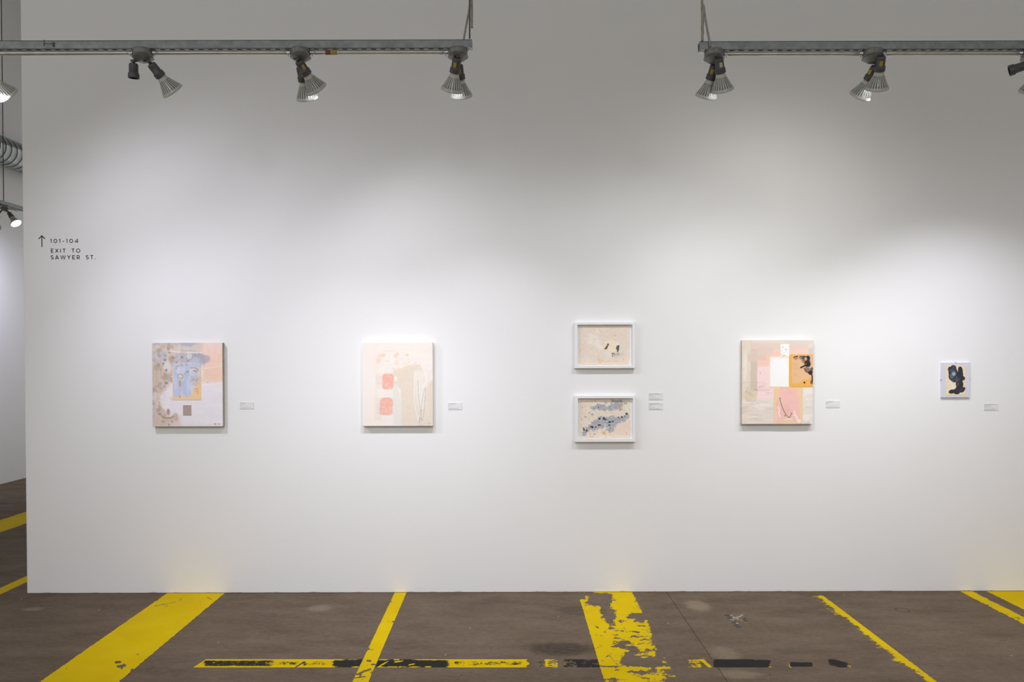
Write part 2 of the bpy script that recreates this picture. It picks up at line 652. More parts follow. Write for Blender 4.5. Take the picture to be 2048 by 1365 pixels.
class Art:
    """colours laid down stroke by stroke on a grid; coordinates are those of the sketch sheet"""

    def __init__(s, x0, x1, y0, y1, nx, ny, base, seed=1):
        s.dom = (x0, x1, y0, y1)
        s.nx, s.ny = nx, ny
        s.x, s.y = np.meshgrid(np.linspace(x0, x1, nx), np.linspace(y0, y1, ny))
        s.c = np.zeros((ny, nx, 3)) + np.array(base, float)
        s.seed = seed
        s.wx = (fbm(s.x, s.y, 60, seed + 50, 4) - .5)
        s.wy = (fbm(s.x, s.y, 60, seed + 60, 4) - .5)
        s.h = np.zeros((ny, nx))

    def put(s, m, col):
        m = np.clip(m, 0, 1)[..., None]
        s.c = s.c * (1 - m) + np.array(col, float) * m
        return s

    def n(s, sc, seed, sx=1, sy=1, o=4):
        return fbm(s.x, s.y, sc, seed + s.seed * 7, o, sx, sy)

    def ell(s, cx, cy, rx, ry, col, k=1.0, soft=.15, rot=0, wob=20):
        dx = s.x - cx + s.wx * wob
        dy = s.y - cy + s.wy * wob
        if rot:
            a = math.radians(rot)
            dx, dy = dx * math.cos(a) + dy * math.sin(a), -dx * math.sin(a) + dy * math.cos(a)
        d = np.sqrt((dx / rx) ** 2 + (dy / ry) ** 2)
        return s.put(k * sst(1 + soft, 1 - soft, d), col)

    def rect(s, x0, y0, x1, y1, col, k=1.0, soft=6, wob=0, tex=None):
        X = s.x + s.wx * wob
        Y = s.y + s.wy * wob
        m = sst(x0 - soft, x0 + soft, X) * sst(x1 + soft, x1 - soft, X) * sst(y0 - soft, y0 + soft, Y) * sst(y1 + soft, y1 - soft, Y)
        if tex is not None:
            m = m * tex
        return s.put(m * k, col)

    def line(s, pts, wd, col, k=1.0, soft=None, wob=0):
        if len(pts) > 2:                       # round the corners of a freehand stroke
            P = [np.array(p, float) for p in pts]
            P = [2 * P[0] - P[1]] + P + [2 * P[-1] - P[-2]]
            q = []
            for i in range(1, len(P) - 2):
                for j in range(6):
                    u = j / 6
                    q.append(tuple(.5 * (2 * P[i] + (P[i + 1] - P[i - 1]) * u + (2 * P[i - 1] - 5 * P[i] + 4 * P[i + 1] - P[i + 2]) * u * u + (3 * P[i] - P[i - 1] - 3 * P[i + 1] + P[i + 2]) * u ** 3)))
            pts = q + [tuple(P[-2])]
        d = np.full(s.x.shape, 1e9)
        X = s.x + s.wx * wob
        Y = s.y + s.wy * wob
        for (ax, ay), (bx, by) in zip(pts[:-1], pts[1:]):
            vx, vy = bx - ax, by - ay
            t = np.clip(((X - ax) * vx + (Y - ay) * vy) / (vx * vx + vy * vy + 1e-9), 0, 1)
            d = np.minimum(d, np.hypot(X - ax - t * vx, Y - ay - t * vy))
        sf = soft or max(2.0, wd * .5)
        return s.put(k * sst(wd / 2 + sf, wd / 2 - sf * .3, d), col)

    def poly(s, pts, col, k=1.0, soft=6, wob=0, tex=None):
        X = s.x + s.wx * wob
        Y = s.y + s.wy * wob
        ins = np.zeros(X.shape, bool)
        d = np.full(X.shape, 1e9)
        P = list(pts)
        for (ax, ay), (bx, by) in zip(P, P[1:] + P[:1]):
            cond = ((ay > Y) != (by > Y)) & (X < (bx - ax) * (Y - ay) / (by - ay + 1e-12) + ax)
            ins ^= cond
            vx, vy = bx - ax, by - ay
            t = np.clip(((X - ax) * vx + (Y - ay) * vy) / (vx * vx + vy * vy + 1e-9), 0, 1)
            d = np.minimum(d, np.hypot(X - ax - t * vx, Y - ay - t * vy))
        sd = np.where(ins, d, -d)
        m = sst(-soft, soft, sd)
        if tex is not None:
            m = m * tex
        return s.put(m * k, col)

    def text(s, x0, x1, y0, y1, rows, col, k, seed, frac=.5):
        rh = (y1 - y0) / rows
        r = (s.y - y0) / rh
        inside = (s.x > x0) & (s.x < x1) & (s.y > y0) & (s.y < y1)
        m = inside * (np.abs((r % 1) - .5) < frac / 2) * sst(.40, .62, fbm(s.x * 1.0, np.floor(r) * 50, 7, seed, 2))
        return s.put(m * k, col)


def art_mesh(name, art, X0, X1, Z0, Z1, yb, parent, mat, gain=1.10, thick=.0006, deckle=0.0, relief=0.0, seed=3):
    """painted sheet: front face at yb-thick, skirt back to yb.  X0..X1 left to right, Z1 the top"""
    ny, nx = art.ny, art.nx
    u, v = np.meshgrid(np.linspace(0, 1, nx), np.linspace(0, 1, ny))
    X = X0 + (X1 - X0) * u
    Z = Z1 + (Z0 - Z1) * v
    if deckle:
        e = np.minimum.reduce([u * (X1 - X0), (1 - u) * (X1 - X0), v * (Z1 - Z0), (1 - v) * (Z1 - Z0)])
        f = np.exp(-e / (deckle * 2.5))
        X = X + f * deckle * 2.2 * (fbm(X, Z, .02, seed, 4) - .5)
        Z = Z + f * deckle * 2.2 * (fbm(X, Z, .02, seed + 9, 4) - .5)
    Y = np.full(X.shape, yb - thick)
    if relief:
        e = np.minimum.reduce([u, 1 - u, v, 1 - v])
        Y = Y - relief * art.h * np.clip(e * 60, 0, 1)
    o = wloc(parent)
    co = np.stack([X - o.x, Y - o.y, Z - o.z], -1).reshape(-1, 3)
    idx = np.arange(nx * ny).reshape(ny, nx)
    q = np.stack([idx[:-1, :-1], idx[1:, :-1], idx[1:, 1:], idx[:-1, 1:]], -1).reshape(-1, 4)
    ring = np.concatenate([idx[0, :-1], idx[:-1, -1], idx[-1, :0:-1], idx[:0:-1, 0]])
    k = len(ring)
    back = co[ring].copy()
    back[:, 1] = yb - o.y
    bi = nx * ny + np.arange(k)
    sk = np.stack([ring, np.roll(ring, -1), np.roll(bi, -1), bi], -1)
    allv = np.concatenate([co, back])
    allq = np.concatenate([q, sk])
    me = bpy.data.meshes.new(name)
    me.vertices.add(len(allv))
    me.vertices.foreach_set('co', allv.astype(np.float32).ravel())
    me.loops.add(allq.size)
    me.loops.foreach_set('vertex_index', allq.astype(np.int32).ravel())
    me.polygons.add(len(allq))
    me.polygons.foreach_set('loop_start', (np.arange(len(allq)) * 4).astype(np.int32))
    me.update(calc_edges=True)
    me.validate()
    at = me.color_attributes.new('Col', 'FLOAT_COLOR', 'POINT')
    c = np.clip(lin(np.clip(art.c, 0, 255)) * gain, 0, .93).reshape(-1, 3)
    c = np.concatenate([c, c[ring]])
    at.data.foreach_set('color', np.concatenate([c, np.ones((len(c), 1))], 1).astype(np.float32).ravel())
    me.materials.append(mat)
    return link(name, me, parent)


# ------------------------------------------------------------------ painted lines on the floor
def worn_strip(name, quad, ns, nt_, fn, label, th=.0003, sk=1.0):
    """quad: four floor points a0,a1 (one end) b0,b1 (other end); fn(px,py,s,t)->(yellow,black)"""
    a0, a1, b0, b1 = [Vector(p) for p in quad]
    s, t = np.meshgrid(np.linspace(0, 1, ns), np.linspace(0, 1, nt_), indexing='ij')

    def bl(i):
        return (a0[i] * (1 - t) + a1[i] * t) * (1 - s) + (b0[i] * (1 - t) + b1[i] * t) * s
    X, Y = bl(0), bl(1)
    Rm = np.array(R)
    rel = np.stack([X - CAM.x, Y - CAM.y, np.full(X.shape, -CAM.z)], -1) @ Rm
    PX = OX + FPX * rel[..., 0] / -rel[..., 2]
    PY = OY - FPX * rel[..., 1] / -rel[..., 2]
    yv, bv = fn(PX, PY, np.minimum(s * sk, 1.0), t, X, Y)   # s counts the stretch worn as in the photograph
    co = np.stack([X, Y, np.full(X.shape, th)], -1).reshape(-1, 3)
    idx = np.arange(ns * nt_).reshape(ns, nt_)
    q = np.stack([idx[:-1, :-1], idx[1:, :-1], idx[1:, 1:], idx[:-1, 1:]], -1).reshape(-1, 4)
    p0, p1, p3 = co[q[0, 0]], co[q[0, 1]], co[q[0, 3]]
    if np.cross(p1 - p0, p3 - p0)[2] < 0:
        q = q[:, ::-1]
    me = bpy.data.meshes.new(name)
    me.vertices.add(len(co))
    me.vertices.foreach_set('co', co.astype(np.float32).ravel())
    me.loops.add(q.size)
    me.loops.foreach_set('vertex_index', q.astype(np.int32).ravel())
    me.polygons.add(len(q))
    me.polygons.foreach_set('loop_start', (np.arange(len(q)) * 4).astype(np.int32))
    me.update(calc_edges=True)
    me.validate()
    at = me.color_attributes.new('paint', 'FLOAT_COLOR', 'POINT')
    c = np.stack([yv, bv, np.zeros_like(yv), np.ones_like(yv)], -1).reshape(-1, 4)
    at.data.foreach_set('color', np.clip(c, -1, 2).astype(np.float32).ravel())
    me.materials.append(M_PAINT)
    o = link(name, me, fl)
    o['label'] = label
    return o


def lines(px, py, segs):
    d = np.full(px.shape, 1e9)
    for (ax, ay, bx, by, wd) in segs:
        vx, vy = bx - ax, by - ay
        t = np.clip(((px - ax) * vx + (py - ay) * vy) / (vx * vx + vy * vy), 0, 1)
        d = np.minimum(d, np.hypot(px - ax - t * vx, py - ay - t * vy) - wd)
    return d


def edge_t(t, wdt):
    return np.minimum(t, 1 - t) * wdt


def near(px, py):
    return atz(px, py)


VPX, VPY = 1014.0, 713.0


def long_strip(name, xl, xr, fn, label, y0=1186.5, y1=1700, ns=420, nt_=60):
    def p(x, y):
        return atz(VPX + (x - VPX) * (y - VPY) / (y0 - VPY), y)
    a0, a1, b0, b1 = p(xl, y0), p(xr, y0), p(xl, y1), p(xr, y1)
    a0.y = a1.y = -.001
    sk = b0.y / p(xl, 1420).y
    return worn_strip(name, (a0, a1, b0, b1), ns, nt_, fn, label, sk=sk)


def fn_s1(px, py, s, t, X, Y):
    y = np.full(px.shape, 1.0) - .05 * sst(.45, .7, fbm(X, Y, .3, 3, 3))
    d = lines(px, py, [(309, 1213, 352, 1205, .0), (359, 1203, 364, 1197, .1), (330, 1215, 335, 1212, .3), (313, 1207, 306, 1226, -.8), (250, 1290, 290, 1277, -.7), (400, 1203, 403, 1207, .2),
                       (413, 1195, 427, 1202, .2), (405, 1198, 402, 1211, -.5), (274, 1310, 276, 1310, .5), (247, 1288, 268, 1268, -.8), (232, 1283, 240, 1278, -.9), (292, 1262, 294, 1252, -.5),
                       (275, 1250, 277, 1240, -.6), (395, 1232, 399, 1234, .0), (346, 1228, 352, 1222, -.4), (130, 1342, 136, 1336, -.2), (222, 1273, 340, 1270, -1.1)])
    y = y - .85 * sst(1.2, -.4, d)
    d = lines(px, py, [(232, 1326, 240, 1325, 2.2), (236, 1334, 250, 1332, 2.2), (243, 1338, 247, 1331, 1.6), (262, 1342, 265, 1339, .8)])
    y = y - 1.1 * sst(1.2, -.3, d)
    y = y - .25 * sst(.5, .75, fbm(px, py, 14, 9, 4)) * sst(60, 20, np.abs(py - 1210)) * sst(40, 10, np.abs(px - 325))
    y -= .9 * sst(.010, .0, edge_t(t, .4))
    return y, np.full(px.shape, -.5)


def fn_s2(px, py, s, t, X, Y):
    y = np.full(px.shape, .98)
    d = lines(px, py, [(733, 1303, 740, 1296, .2), (736, 1300, 748, 1301, .2), (718, 1348, 741, 1339, 1.2), (714, 1350, 722, 1347, 1.4), (735, 1322, 741, 1323, 1.2), (709, 1357, 730, 1354, .6),
                       (720, 1352, 722, 1350, 1.2), (743, 1330, 750, 1330, .8), (741, 1347, 748, 1345, .2), (758, 1243, 790, 1245, -.5), (729, 1310, 735, 1300, -.2), (780, 1203, 783, 1204, .6), (785, 1245, 790, 1244, .8), (725, 1360, 740, 1352, -.3)])
    y = y - 1.0 * sst(1.6, -.6, d)
    y -= .22 * sst(.45, .7, fbm(px, py, 16, 4, 4)) * sst(.25, .8, s)
    y -= .9 * sst(.006, 0, edge_t(t, .09))
    return y, np.full(px.shape, -.5)


def fn_s3(px, py, s, t, X, Y):
    x = (px - 1100) * 5.12
    yy = (py - 1165) * 5.12
    wob = (fbm(x, yy, 34, 5, 4) - .5) * 90
    wob2 = (fbm(x, yy, 34, 25, 4) - .5) * 60
    v = np.full(px.shape, .93)
    bare = [(360, 118, 110, 16, 1.0), (440, 150, 165, 40, 1.05), (480, 205, 110, 55, 1.05), (570, 235, 45, 70, 1), (600, 330, 66, 72, 1), (625, 420, 40, 45, .85), (730, 402, 50, 14, .85), (860, 345, 85, 26, 1), (925, 378, 52, 45, 1),
            (570, 160, 50, 50, .9), (640, 178, 60, 12, .6), (1100, 560, 62, 90, 1), (1010, 330, 50, 40, .7), (775, 640, 75, 42, 1), (690, 660, 55, 14, .85), (660, 615, 45, 8, .75), (850, 690, 60, 30, .9), (870, 745, 95, 40, 1),
            (800, 790, 60, 60, 1), (960, 805, 160, 36, 1), (1120, 740, 40, 80, .9), (1230, 640, 60, 160, 1), (900, 838, 150, 22, 1), (1050, 850, 240, 22, 1), (620, 866, 130, 6, 1.1), (930, 925, 60, 18, .85),
            (1050, 920, 60, 36, .75), (1190, 930, 60, 36, .7), (700, 905, 40, 7, .6), (860, 920, 55, 12, .75), (495, 463, 20, 8, 1), (575, 508, 18, 6, .95), (665, 548, 26, 6, .95), (870, 510, 50, 9, .7), (660, 632, 22, 8, .95),
            (640, 470, 50, 10, .65), (700, 500, 60, 9, .65), (930, 455, 45, 8, .6), (880, 560, 60, 8, .6), (960, 590, 70, 9, .65), (700, 580, 50, 8, .65), (1000, 690, 60, 10, .55), (640, 1000, 60, 26, .75), (1000, 985, 90, 12, .5), (1230, 1010, 60, 30, .6)]
    for cx, cy, rx, ry, k in bare:
        d = np.sqrt(((x + wob - cx) / rx) ** 2 + ((yy + wob2 * .5 - cy) / ry) ** 2)
        v = v - .80 * k * sst(1.55, .45, d)
    v = np.maximum(v, -.05)
    for cx, cy, rx, ry, k in [(340, 190, 60, 14, .75), (380, 160, 26, 24, .6), (520, 106, 90, 7, .8), (440, 265, 120, 34, .42), (900, 740, 70, 18, .5), (960, 770, 60, 10, .5), (800, 650, 30, 14, .4), (1100, 940, 120, 60, .2)]:
        d = np.sqrt(((x - cx) / rx) ** 2 + ((yy - cy) / ry) ** 2)
        v = v + k * sst(1.2, .6, d)
    ringd = np.sqrt(((x - 435) / 110) ** 2 + ((yy - 268) / 34) ** 2)
    v -= .35 * sst(.14, .02, np.abs(ringd - 1.0)) + .35 * sst(.14, .02, np.abs(ringd - .62))
    g = np.clip((t - .40) / .60, 0, 1)
    v -= .26 * g * sst(.05, .6, s) + .06 * sst(.35, .6, s) + .10 * sst(.48, .62, fbm(x, yy, 40, 91, 4))
    v -= .10 * sst(.72, .95, s)
    dl = lines(x, yy, [(570, 770, 640, 730, 1), (610, 755, 690, 850, 0), (465, 678, 540, 660, 1), (505, 855, 700, 872, 2), (355, 385, 410, 380, 0), (465, 540, 550, 555, 0), (860, 210, 890, 185, 0), (730, 430, 790, 520, -2)])
    v -= .55 * sst(7, -2, dl + 10 * (fbm(x, yy, 12, 71, 3) - .5))
    v -= .8 * sst(.005, 0, t * .38) + .8 * sst(.03, 0, (1 - t) * .38)
    return v, np.full(px.shape, -.5)


def fn_s4(px, py, s, t, X, Y):
    g = np.clip(t, 0, 1)
    lo = .40 + .20 * sst(.2, .8, fbm(s * 40, t * 2, 3, 6, 3))
    v = lo + (1.0 - lo) * sst(.25, .72, g + .35 * (fbm(s * 60, t * 2, 4, 4, 3) - .5))
    v += .22 * sst(.06, .3, s) * sst(.34, .2, s) - .05
    v -= .9 * sst(.02, 0.0, s) + .5 * sst(.09, .02, s) * sst(.3, .7, fbm(s * 90, t * 3, 4, 14, 2))
    v += .12 * sst(.3, .45, s) * sst(.8, .6, s) * sst(.3, .6, g)
    v -= .22 * sst(.62, .9, s) * sst(.7, .3, g)
    v -= .7 * sst(.06, 0, g) + .3 * sst(.06, 0, 1 - g) + .16 + .22 * sst(.45, .62, fbm(s * 110, t * 3, 4, 33, 3)) * sst(1.0, .55, g)
    return v, np.full(px.shape, -.5)


def fn_s5(px, py, s, t, X, Y):
    v = np.full(px.shape, .98) - .35 * sst(.4, .65, fbm(X, Y, .10, 8, 3)) - .5 * sst(.15, 0, np.minimum(t, 1 - t))
    return v, np.full(px.shape, -.5)


def fn_s6(px, py, s, t, X, Y):
    return np.full(px.shape, 1.0) - .2 * sst(.5, .75, fbm(X, Y, .1, 9, 3)) - .6 * sst(.02, 0, t), np.full(px.shape, -.5)


def fn_bg(px, py, s, t, X, Y):
    return np.full(px.shape, 1.0) - .6 * sst(.05, 0, np.minimum(t, 1 - t)), np.full(px.shape, -.5)


ypx = 4.0
long_strip('yellow_stripe', 334, 451, fn_s1, 'broad solid yellow stripe at the left')
long_strip('yellow_stripe', 788.5, 813.5, fn_s2, 'narrow yellow stripe between the two left paintings', nt_=40)
long_strip('yellow_stripe', 1155, 1269, fn_s3, 'broad flaking yellow stripe below the framed works', ns=700, nt_=160)
long_strip('yellow_stripe', 1612, 1639, fn_s4, 'narrow worn yellow stripe slanting right', nt_=50)
long_strip('yellow_stripe', 1925, 1952, fn_s5, 'narrow yellow stripe near the right edge', nt_=40)
long_strip('yellow_stripe', 1979, 2096, fn_s6, 'broad yellow stripe in the right corner')
# the two lines that run past the opening at the left
for (yt0, yt1, yb0, yb1), lab in (((1041, 1024, 1066, 1048), 'wide yellow line in the passage, farther one'), ((1176, 1154, 1190, 1166), 'thin yellow line in the passage, nearer one')):
    A, B = atz(0, yt0), atz(52, yt1)
    C, D_ = atz(0, yb0), atz(52, yb1)

    # both lines run straight past the end of the exhibition wall
    xa, xb = (A.x + B.x) / 2, (C.x + D_.x) / 2
    ya, yb = -1.6, YF - .02
    worn_strip('yellow_stripe', ((xa, ya, 0), (xb, ya, 0), (xa, yb, 0), (xb, yb, 0)), 200, 20, fn_bg, lab)


def fn_cross(px, py, s, t, X, Y):
    e = np.minimum(t, 1 - t)
    yv = np.zeros(px.shape) - .3
    bv = np.zeros(px.shape) - .3

    def seg(a, b, soft=6):
        return sst(a - soft, a + soft, px) * (1 - sst(b - soft, b + soft, px))
    left = 412 - 26 * t
    m1 = (px > left) & (px < 1056 - 3 * np.sin(t * 9))
    rim = sst(.20, .06, e)
    mid = 1 - sst(.3, .9, np.abs(t - .5) * 2)
    yv = np.where(m1, .97 - .35 * seg(664, 896, 10) * (1 - rim) - .25 * sst(.55, .8, fbm(px, py * 3, 30, 3, 3)), yv)
    yv = np.where(m1, yv - 1.2 * sst(3.5, 1, np.abs(px - (604 - (t - .5) * 26))) * sst(.2, .5, t), yv)
    b = .68 * seg(404, 548, 12) + .50 * seg(556, 602, 14) * mid + .34 * seg(604, 612, 4) + .44 * seg(612, 668, 14) * mid + .86 * seg(668, 898, 10) + .46 * seg(905, 1048, 8) * mid
    b = b - 1.0 * rim * (px < 664) - .55 * rim * seg(664, 896, 8) * sst(.35, .65, fbm(px, py, 24, 13, 2)) - .6 * rim * (px > 898)
    b = b - 1.2 * sst(1.6, .4, np.abs(lines(px, py, [(760, 1333, 775, 1324, 0), (790, 1325, 805, 1323, 0), (818, 1331, 828, 1329, 0)])))
    bv = np.where(m1, b, bv)
    yv = yv + .62 * seg(1072, 1094, 4) + 0.86 * seg(1092, 1117, 4) * sst(.75, .5, np.abs(t - .5 - (px - 1104) / 60)) + .68 * seg(1126, 1152, 4) + .78 * seg(1374, 1404, 5) + 1.2 * seg(1400, 1424, 3) * sst(7, 3, np.abs(px - 1403 - t * 18))
    bv = bv + .75 * seg(1072, 1090, 6) + .85 * seg(1124, 1160, 6) + .95 * seg(1158, 1205, 8) + 1.25 * seg(1426, 1505, 6) + 1.15 * seg(1500, 1545, 10) * sst(.95, .6, t * .3 + (px - 1500) / 80) * sst(.0, .3, t + .1) + 1.2 * seg(1578, 1626, 6) * sst(1.0, .7, np.abs(t - .65) * 3)
    bv = bv + 1.05 * seg(1655, 1692, 6) * sst(9, 5, np.abs((t - .2) * 15 - (px - 1655) * .25)) + .7 * seg(1690, 1704, 5)
    yv = yv + .62 * seg(1528, 1546, 5) * (t > .5) + .6 * seg(1690, 1706, 5) + .8 * seg(1576, 1584, 3) * (t > .5)
    return yv, bv


cl0, cl1 = atz(412, 1319.5), atz(386, 1335.8)
cr0, cr1 = atz(1712, 1319.5), atz(1712, 1335.8)
worn_strip('hazard_line', (cl0, cl1, cr0, cr1), 700, 24, fn_cross, 'worn black and yellow cross line', th=.00012)

# scraps of tape and glue left on the slab
sc_mb = MB()
rs = random.Random(5)
for (px, py, sx, sy, mi) in [(1456, 1231, 4.5, 1.5, 2), (1460, 1236, 4.5, 1.6, 2), (1464, 1241, 4.5, 1.6, 0), (1468, 1246, 4.2, 1.6, 2), (1473, 1251, 4.2, 1.5, 2), (1478, 1255, 4.0, 1.2, 2), (1470, 1238, 6, 1.6, 0), (1477, 1235, 5, 1.6, 0), (1484, 1233, 4.5, 1.5, 0),
                             (1488, 1238, 3.5, 1.3, 2), (1492, 1242, 3.0, 1.0, 2), (1462, 1232, 3.0, 1.0, 1), (1467, 1236, 3.6, 1.1, 1), (1473, 1238, 3.4, 1.1, 1), (1480, 1234, 3.2, 1.0, 1), (1483, 1231, 2.4, .9, 1), (1478, 1240, 3.6, 1.2, 3), (1483, 1243, 3.0, 1.1, 3), (1491, 1247, 1.6, .8, 3), (1475, 1248, 2.6, .9, 1)]:
    pts = []
    for k in range(7):
        a = -2 * math.pi * k / 7
        rr = rs.uniform(.7, 1.7)
        p = atz(px + math.cos(a) * sx * rr, py - math.sin(a) * sy * rr)
        pts.append((p.x, p.y, .0012 + mi * .0002))
    n_ = len(pts)
    sc_mb.add(pts + [(p[0], p[1], 0) for p in pts], [tuple(reversed(range(n_)))] + [(k, (k + 1) % n_, n_ + (k + 1) % n_, n_ + k) for k in range(n_)], mi)
o = sc_mb.build('tape_residue', [simple('grey_residue', (.16, .15, .14), .7), simple('pale_residue', (.30, .26, .22), .7, var=.3, scale=200), simple('dark_residue', (.035, .037, .035), .7), simple('orange_residue', (.24, .13, .045), .7)], fl)
o['label'] = 'torn scrap of grey and orange tape stuck to the concrete'


# ------------------------------------------------------------------ paintings
def rect_at(x0, y0, x1, y1, d):
    a = aty(x0, y0, -d)
    b = aty(x1, y0, -d)
    c = aty(x0, y1, -d)
    e = aty(x1, y1, -d)
    return (a.x + c.x) / 2, (b.x + e.x) / 2, (c.z + e.z) / 2, (a.z + b.z) / 2


def canvas(name, px, d, art, side, label, cat='painting'):
    X0, X1, Z0, Z1 = rect_at(*px, d)
    t = thing(name, ((X0 + X1) / 2, 0, Z0), label, cat, 'abstract canvases on the white wall')
    mb = MB().box((X0, -d + .0012, Z0), (X1, -.0005, Z1), bevel=.002)
    mb.build('stretcher_sides', side, t)
    art_mesh('canvas_face', art, X0 + .0006, X1 - .0006, Z0 + .0006, Z1 - .0006, -d + .0012, t, M_ART, thick=.0012)
    dom = art.dom

    def sub(pname, x0, y0, x1, y1, a, mat=M_PAPER, label=None, thick=.0011):
        u0, u1 = (x0 - dom[0]) / (dom[1] - dom[0]), (x1 - dom[0]) / (dom[1] - dom[0])
        v0, v1 = (y0 - dom[2]) / (dom[3] - dom[2]), (y1 - dom[2]) / (dom[3] - dom[2])
        o = art_mesh(pname, a, X0 + (X1 - X0) * u0, X0 + (X1 - X0) * u1, Z1 - (Z1 - Z0) * v1, Z1 - (Z1 - Z0) * v0, -d, t, mat, thick=thick)
        if label:
            o['label'] = label
        return o
    return t, sub


DEP = .034
# --- left canvas
A = Art(95, 1010, 105, 1195, 250, 298, (229, 224, 230), 11)
A.put(.35 * A.n(150, 1, 1, 2), (238, 226, 228))
A.put(.30 * sst(.45, .7, A.n(120, 2, .5, 2)), (214, 214, 222))
xb = 240 + 60 * (A.n(120, 4) - .5) * 2 + 120 * sst(720, 600, A.y) + 40 * sst(900, 1150, A.y)
tau = sst(60, -30, A.x - xb)
A.put(tau * (.75 + .3 * A.n(90, 5)), (199, 181, 166))
top = sst(470, 330, A.y + 90 * (A.n(120, 6) - .5) * 2) * sst(860, 740, A.x + 60 * (A.n(80, 7) - .5))
A.put(top * .85, (208, 194, 182))
A.put(top * .6 * sst(.48, .68, A.n(130, 8, .6, 1.6)), (168, 170, 186))
A.put(tau * .55 * sst(.5, .66, A.n(100, 9)), (222, 212, 204))
A.put(tau * .6 * sst(.56, .72, A.n(80, 10)), (170, 146, 122))
pe = sst(720, 800, A.x + 60 * (A.n(100, 12) - .5)) * sst(680, 570, A.y + 40 * (A.n(80, 13) - .5))
A.put(pe, (246, 203, 182))
A.put(pe * .5 * sst(.5, .7, A.n(60, 14, 3, .5)), (238, 190, 168))
A.put(pe * sst(330, 150, A.y) * .75, (232, 209, 202))
A.put(sst(820, 700, A.x) * sst(560, 700, A.x) * sst(200, 110, A.y) * .6, (215, 200, 190))
A.ell(560, 118, 110, 32, (160, 168, 190), .75, .5, 0, 60)
A.ell(330, 118, 120, 24, (180, 178, 186), .5, .5, 0, 60)
A.ell(700, 315, 140, 72, (160, 163, 182), .85, .35, 6, 70)
A.ell(640, 345, 90, 40, (205, 203, 212), .6, .5, -20, 60)
A.ell(770, 290, 60, 36, (180, 166, 168), .5, .5, 0, 60)
A.ell(580, 275, 34, 34, (216, 210, 214), .8, .3, 0, 40)
A.line([(330, 212), (480, 225), (735, 234)], 12, (236, 226, 216), .85, 8, 16)
A.ell(500, 215, 40, 26, (212, 186, 160), .6, .5)
for b in [(170, 200, 40, 22), (170, 430, 60, 46), (300, 520, 60, 30), (250, 555, 50, 22), (315, 585, 60, 26), (365, 308, 34, 16), (300, 790, 60, 36), (350, 500, 30, 40)]:
    A.ell(*b, (172, 148, 120), .5, .5, 0, 60)
for b in [(300, 640, 34, 70), (290, 400, 40, 90), (330, 460, 30, 60)]:
    A.ell(*b, (222, 216, 214), .55, .5, 0, 60)
A.ell(255, 860, 60, 120, (234, 228, 234), .9, .3, 0, 40)
A.ell(330, 760, 60, 60, (234, 228, 234), .9, .3, 0, 40)
bot = sst(1030, 1110, A.y + 70 * (A.n(90, 15) - .5)) * sst(520, 400, A.x + 60 * (A.n(70, 16) - .5))
A.put(bot * .85, (206, 188, 172))
A.put(sst(1150, 1190, A.y) * .5, (214, 202, 196))
A.ell(395, 1070, 34, 50, (196, 176, 160), .8, .35, 0, 40)
A.line([(195, 1020), (225, 1068), (275, 1085), (340, 1082), (362, 1060)], 10, (150, 118, 84), .75, 8, 14)
A.ell(300, 1010, 26, 40, (176, 152, 130), .85, .3)
A.ell(302, 990, 20, 22, (160, 140, 130), .7, .3)
A.ell(230, 985, 16, 30, (196, 176, 156), .6, .3)
for cx, cy, r_, k in [(310, 185, 19, .5), (320, 229, 10, .95), (185, 277, 18, .5), (267, 262, 19, .4), (259, 328, 19, .85), (238, 376, 15, .7), (232, 395, 10, .6), (278, 463, 14, .85), (282, 628, 22, .85), (368, 297, 11, .8), (485, 294, 16, .8), (410, 360, 12, .75), (558, 340, 12, .85),
                      (217, 692, 15, .45), (258, 668, 11, .5), (262, 510, 20, .35), (186, 1032, 14, .7), (228, 1132, 17, .6), (345, 1128, 14, .55), (306, 1170, 12, .7), (760, 445, 12, .3), (812, 621, 9, .4), (185, 385, 10, .4)]:
    A.ell(cx, cy, r_ * 1.05, r_, (112, 108, 124), k * .78, .4, 0, 26)
    A.ell(cx - 3, cy - 3, r_ * .45, r_ * .4, (150, 146, 156), k * .35, .5, 0, 20)
A.line([(410, 360), (440, 330), (485, 294)], 4, (140, 130, 126), .5)
A.put(.22 * sst(.5, .7, A.n(34, 21, 3, .35)), (236, 230, 228))
A.put(.14 * sst(.52, .7, A.n(30, 22, .6, 2)) * sst(420, 240, A.x), (160, 146, 134))
A.line([(740, 445), (880, 425), (1010, 408)], 6, (248, 236, 228), .8)
A.line([(740, 378), (1010, 378)], 4, (250, 232, 222), .5)
A.line([(750, 650), (1000, 632)], 14, (244, 232, 234), .6, 12)
A.text(880, 985, 1148, 1178, 1, (120, 120, 120), .6, 5, .8)
t1, sub1 = canvas('abstract_painting', (304.6, 686, 445.4, 853.8), DEP, A, M_SIDE1, 'canvas with taupe washes, a peach corner and a pale blue painted page')
B = Art(358, 729, 371, 851, 130, 168, (240, 201, 150), 12)
cov = sst(40, -20, B.x - (700 - 110 * sst(560, 760, B.y) + 70 * (B.n(60, 1, .6, 2) - .5) * 2)) * sst(50, -25, B.y - (790 + 40 * (B.n(40, 2, 2.5, .6) - .5) * 2 - 10 * sst(560, 640, B.x)))
cov = cov * sst(356, 374, B.x + 16 * (B.n(40, 3) - .5))
B.put(cov, (199, 206, 228))
B.put(cov * .6 * sst(.45, .65, B.n(80, 4, 3, .5)), (176, 186, 214))
B.put(cov * .6 * sst(.55, .7, B.n(70, 5, 3, .5)), (222, 222, 226))
B.rect(358, 371, 729, 420, (182, 190, 212), .5, 10, 20)
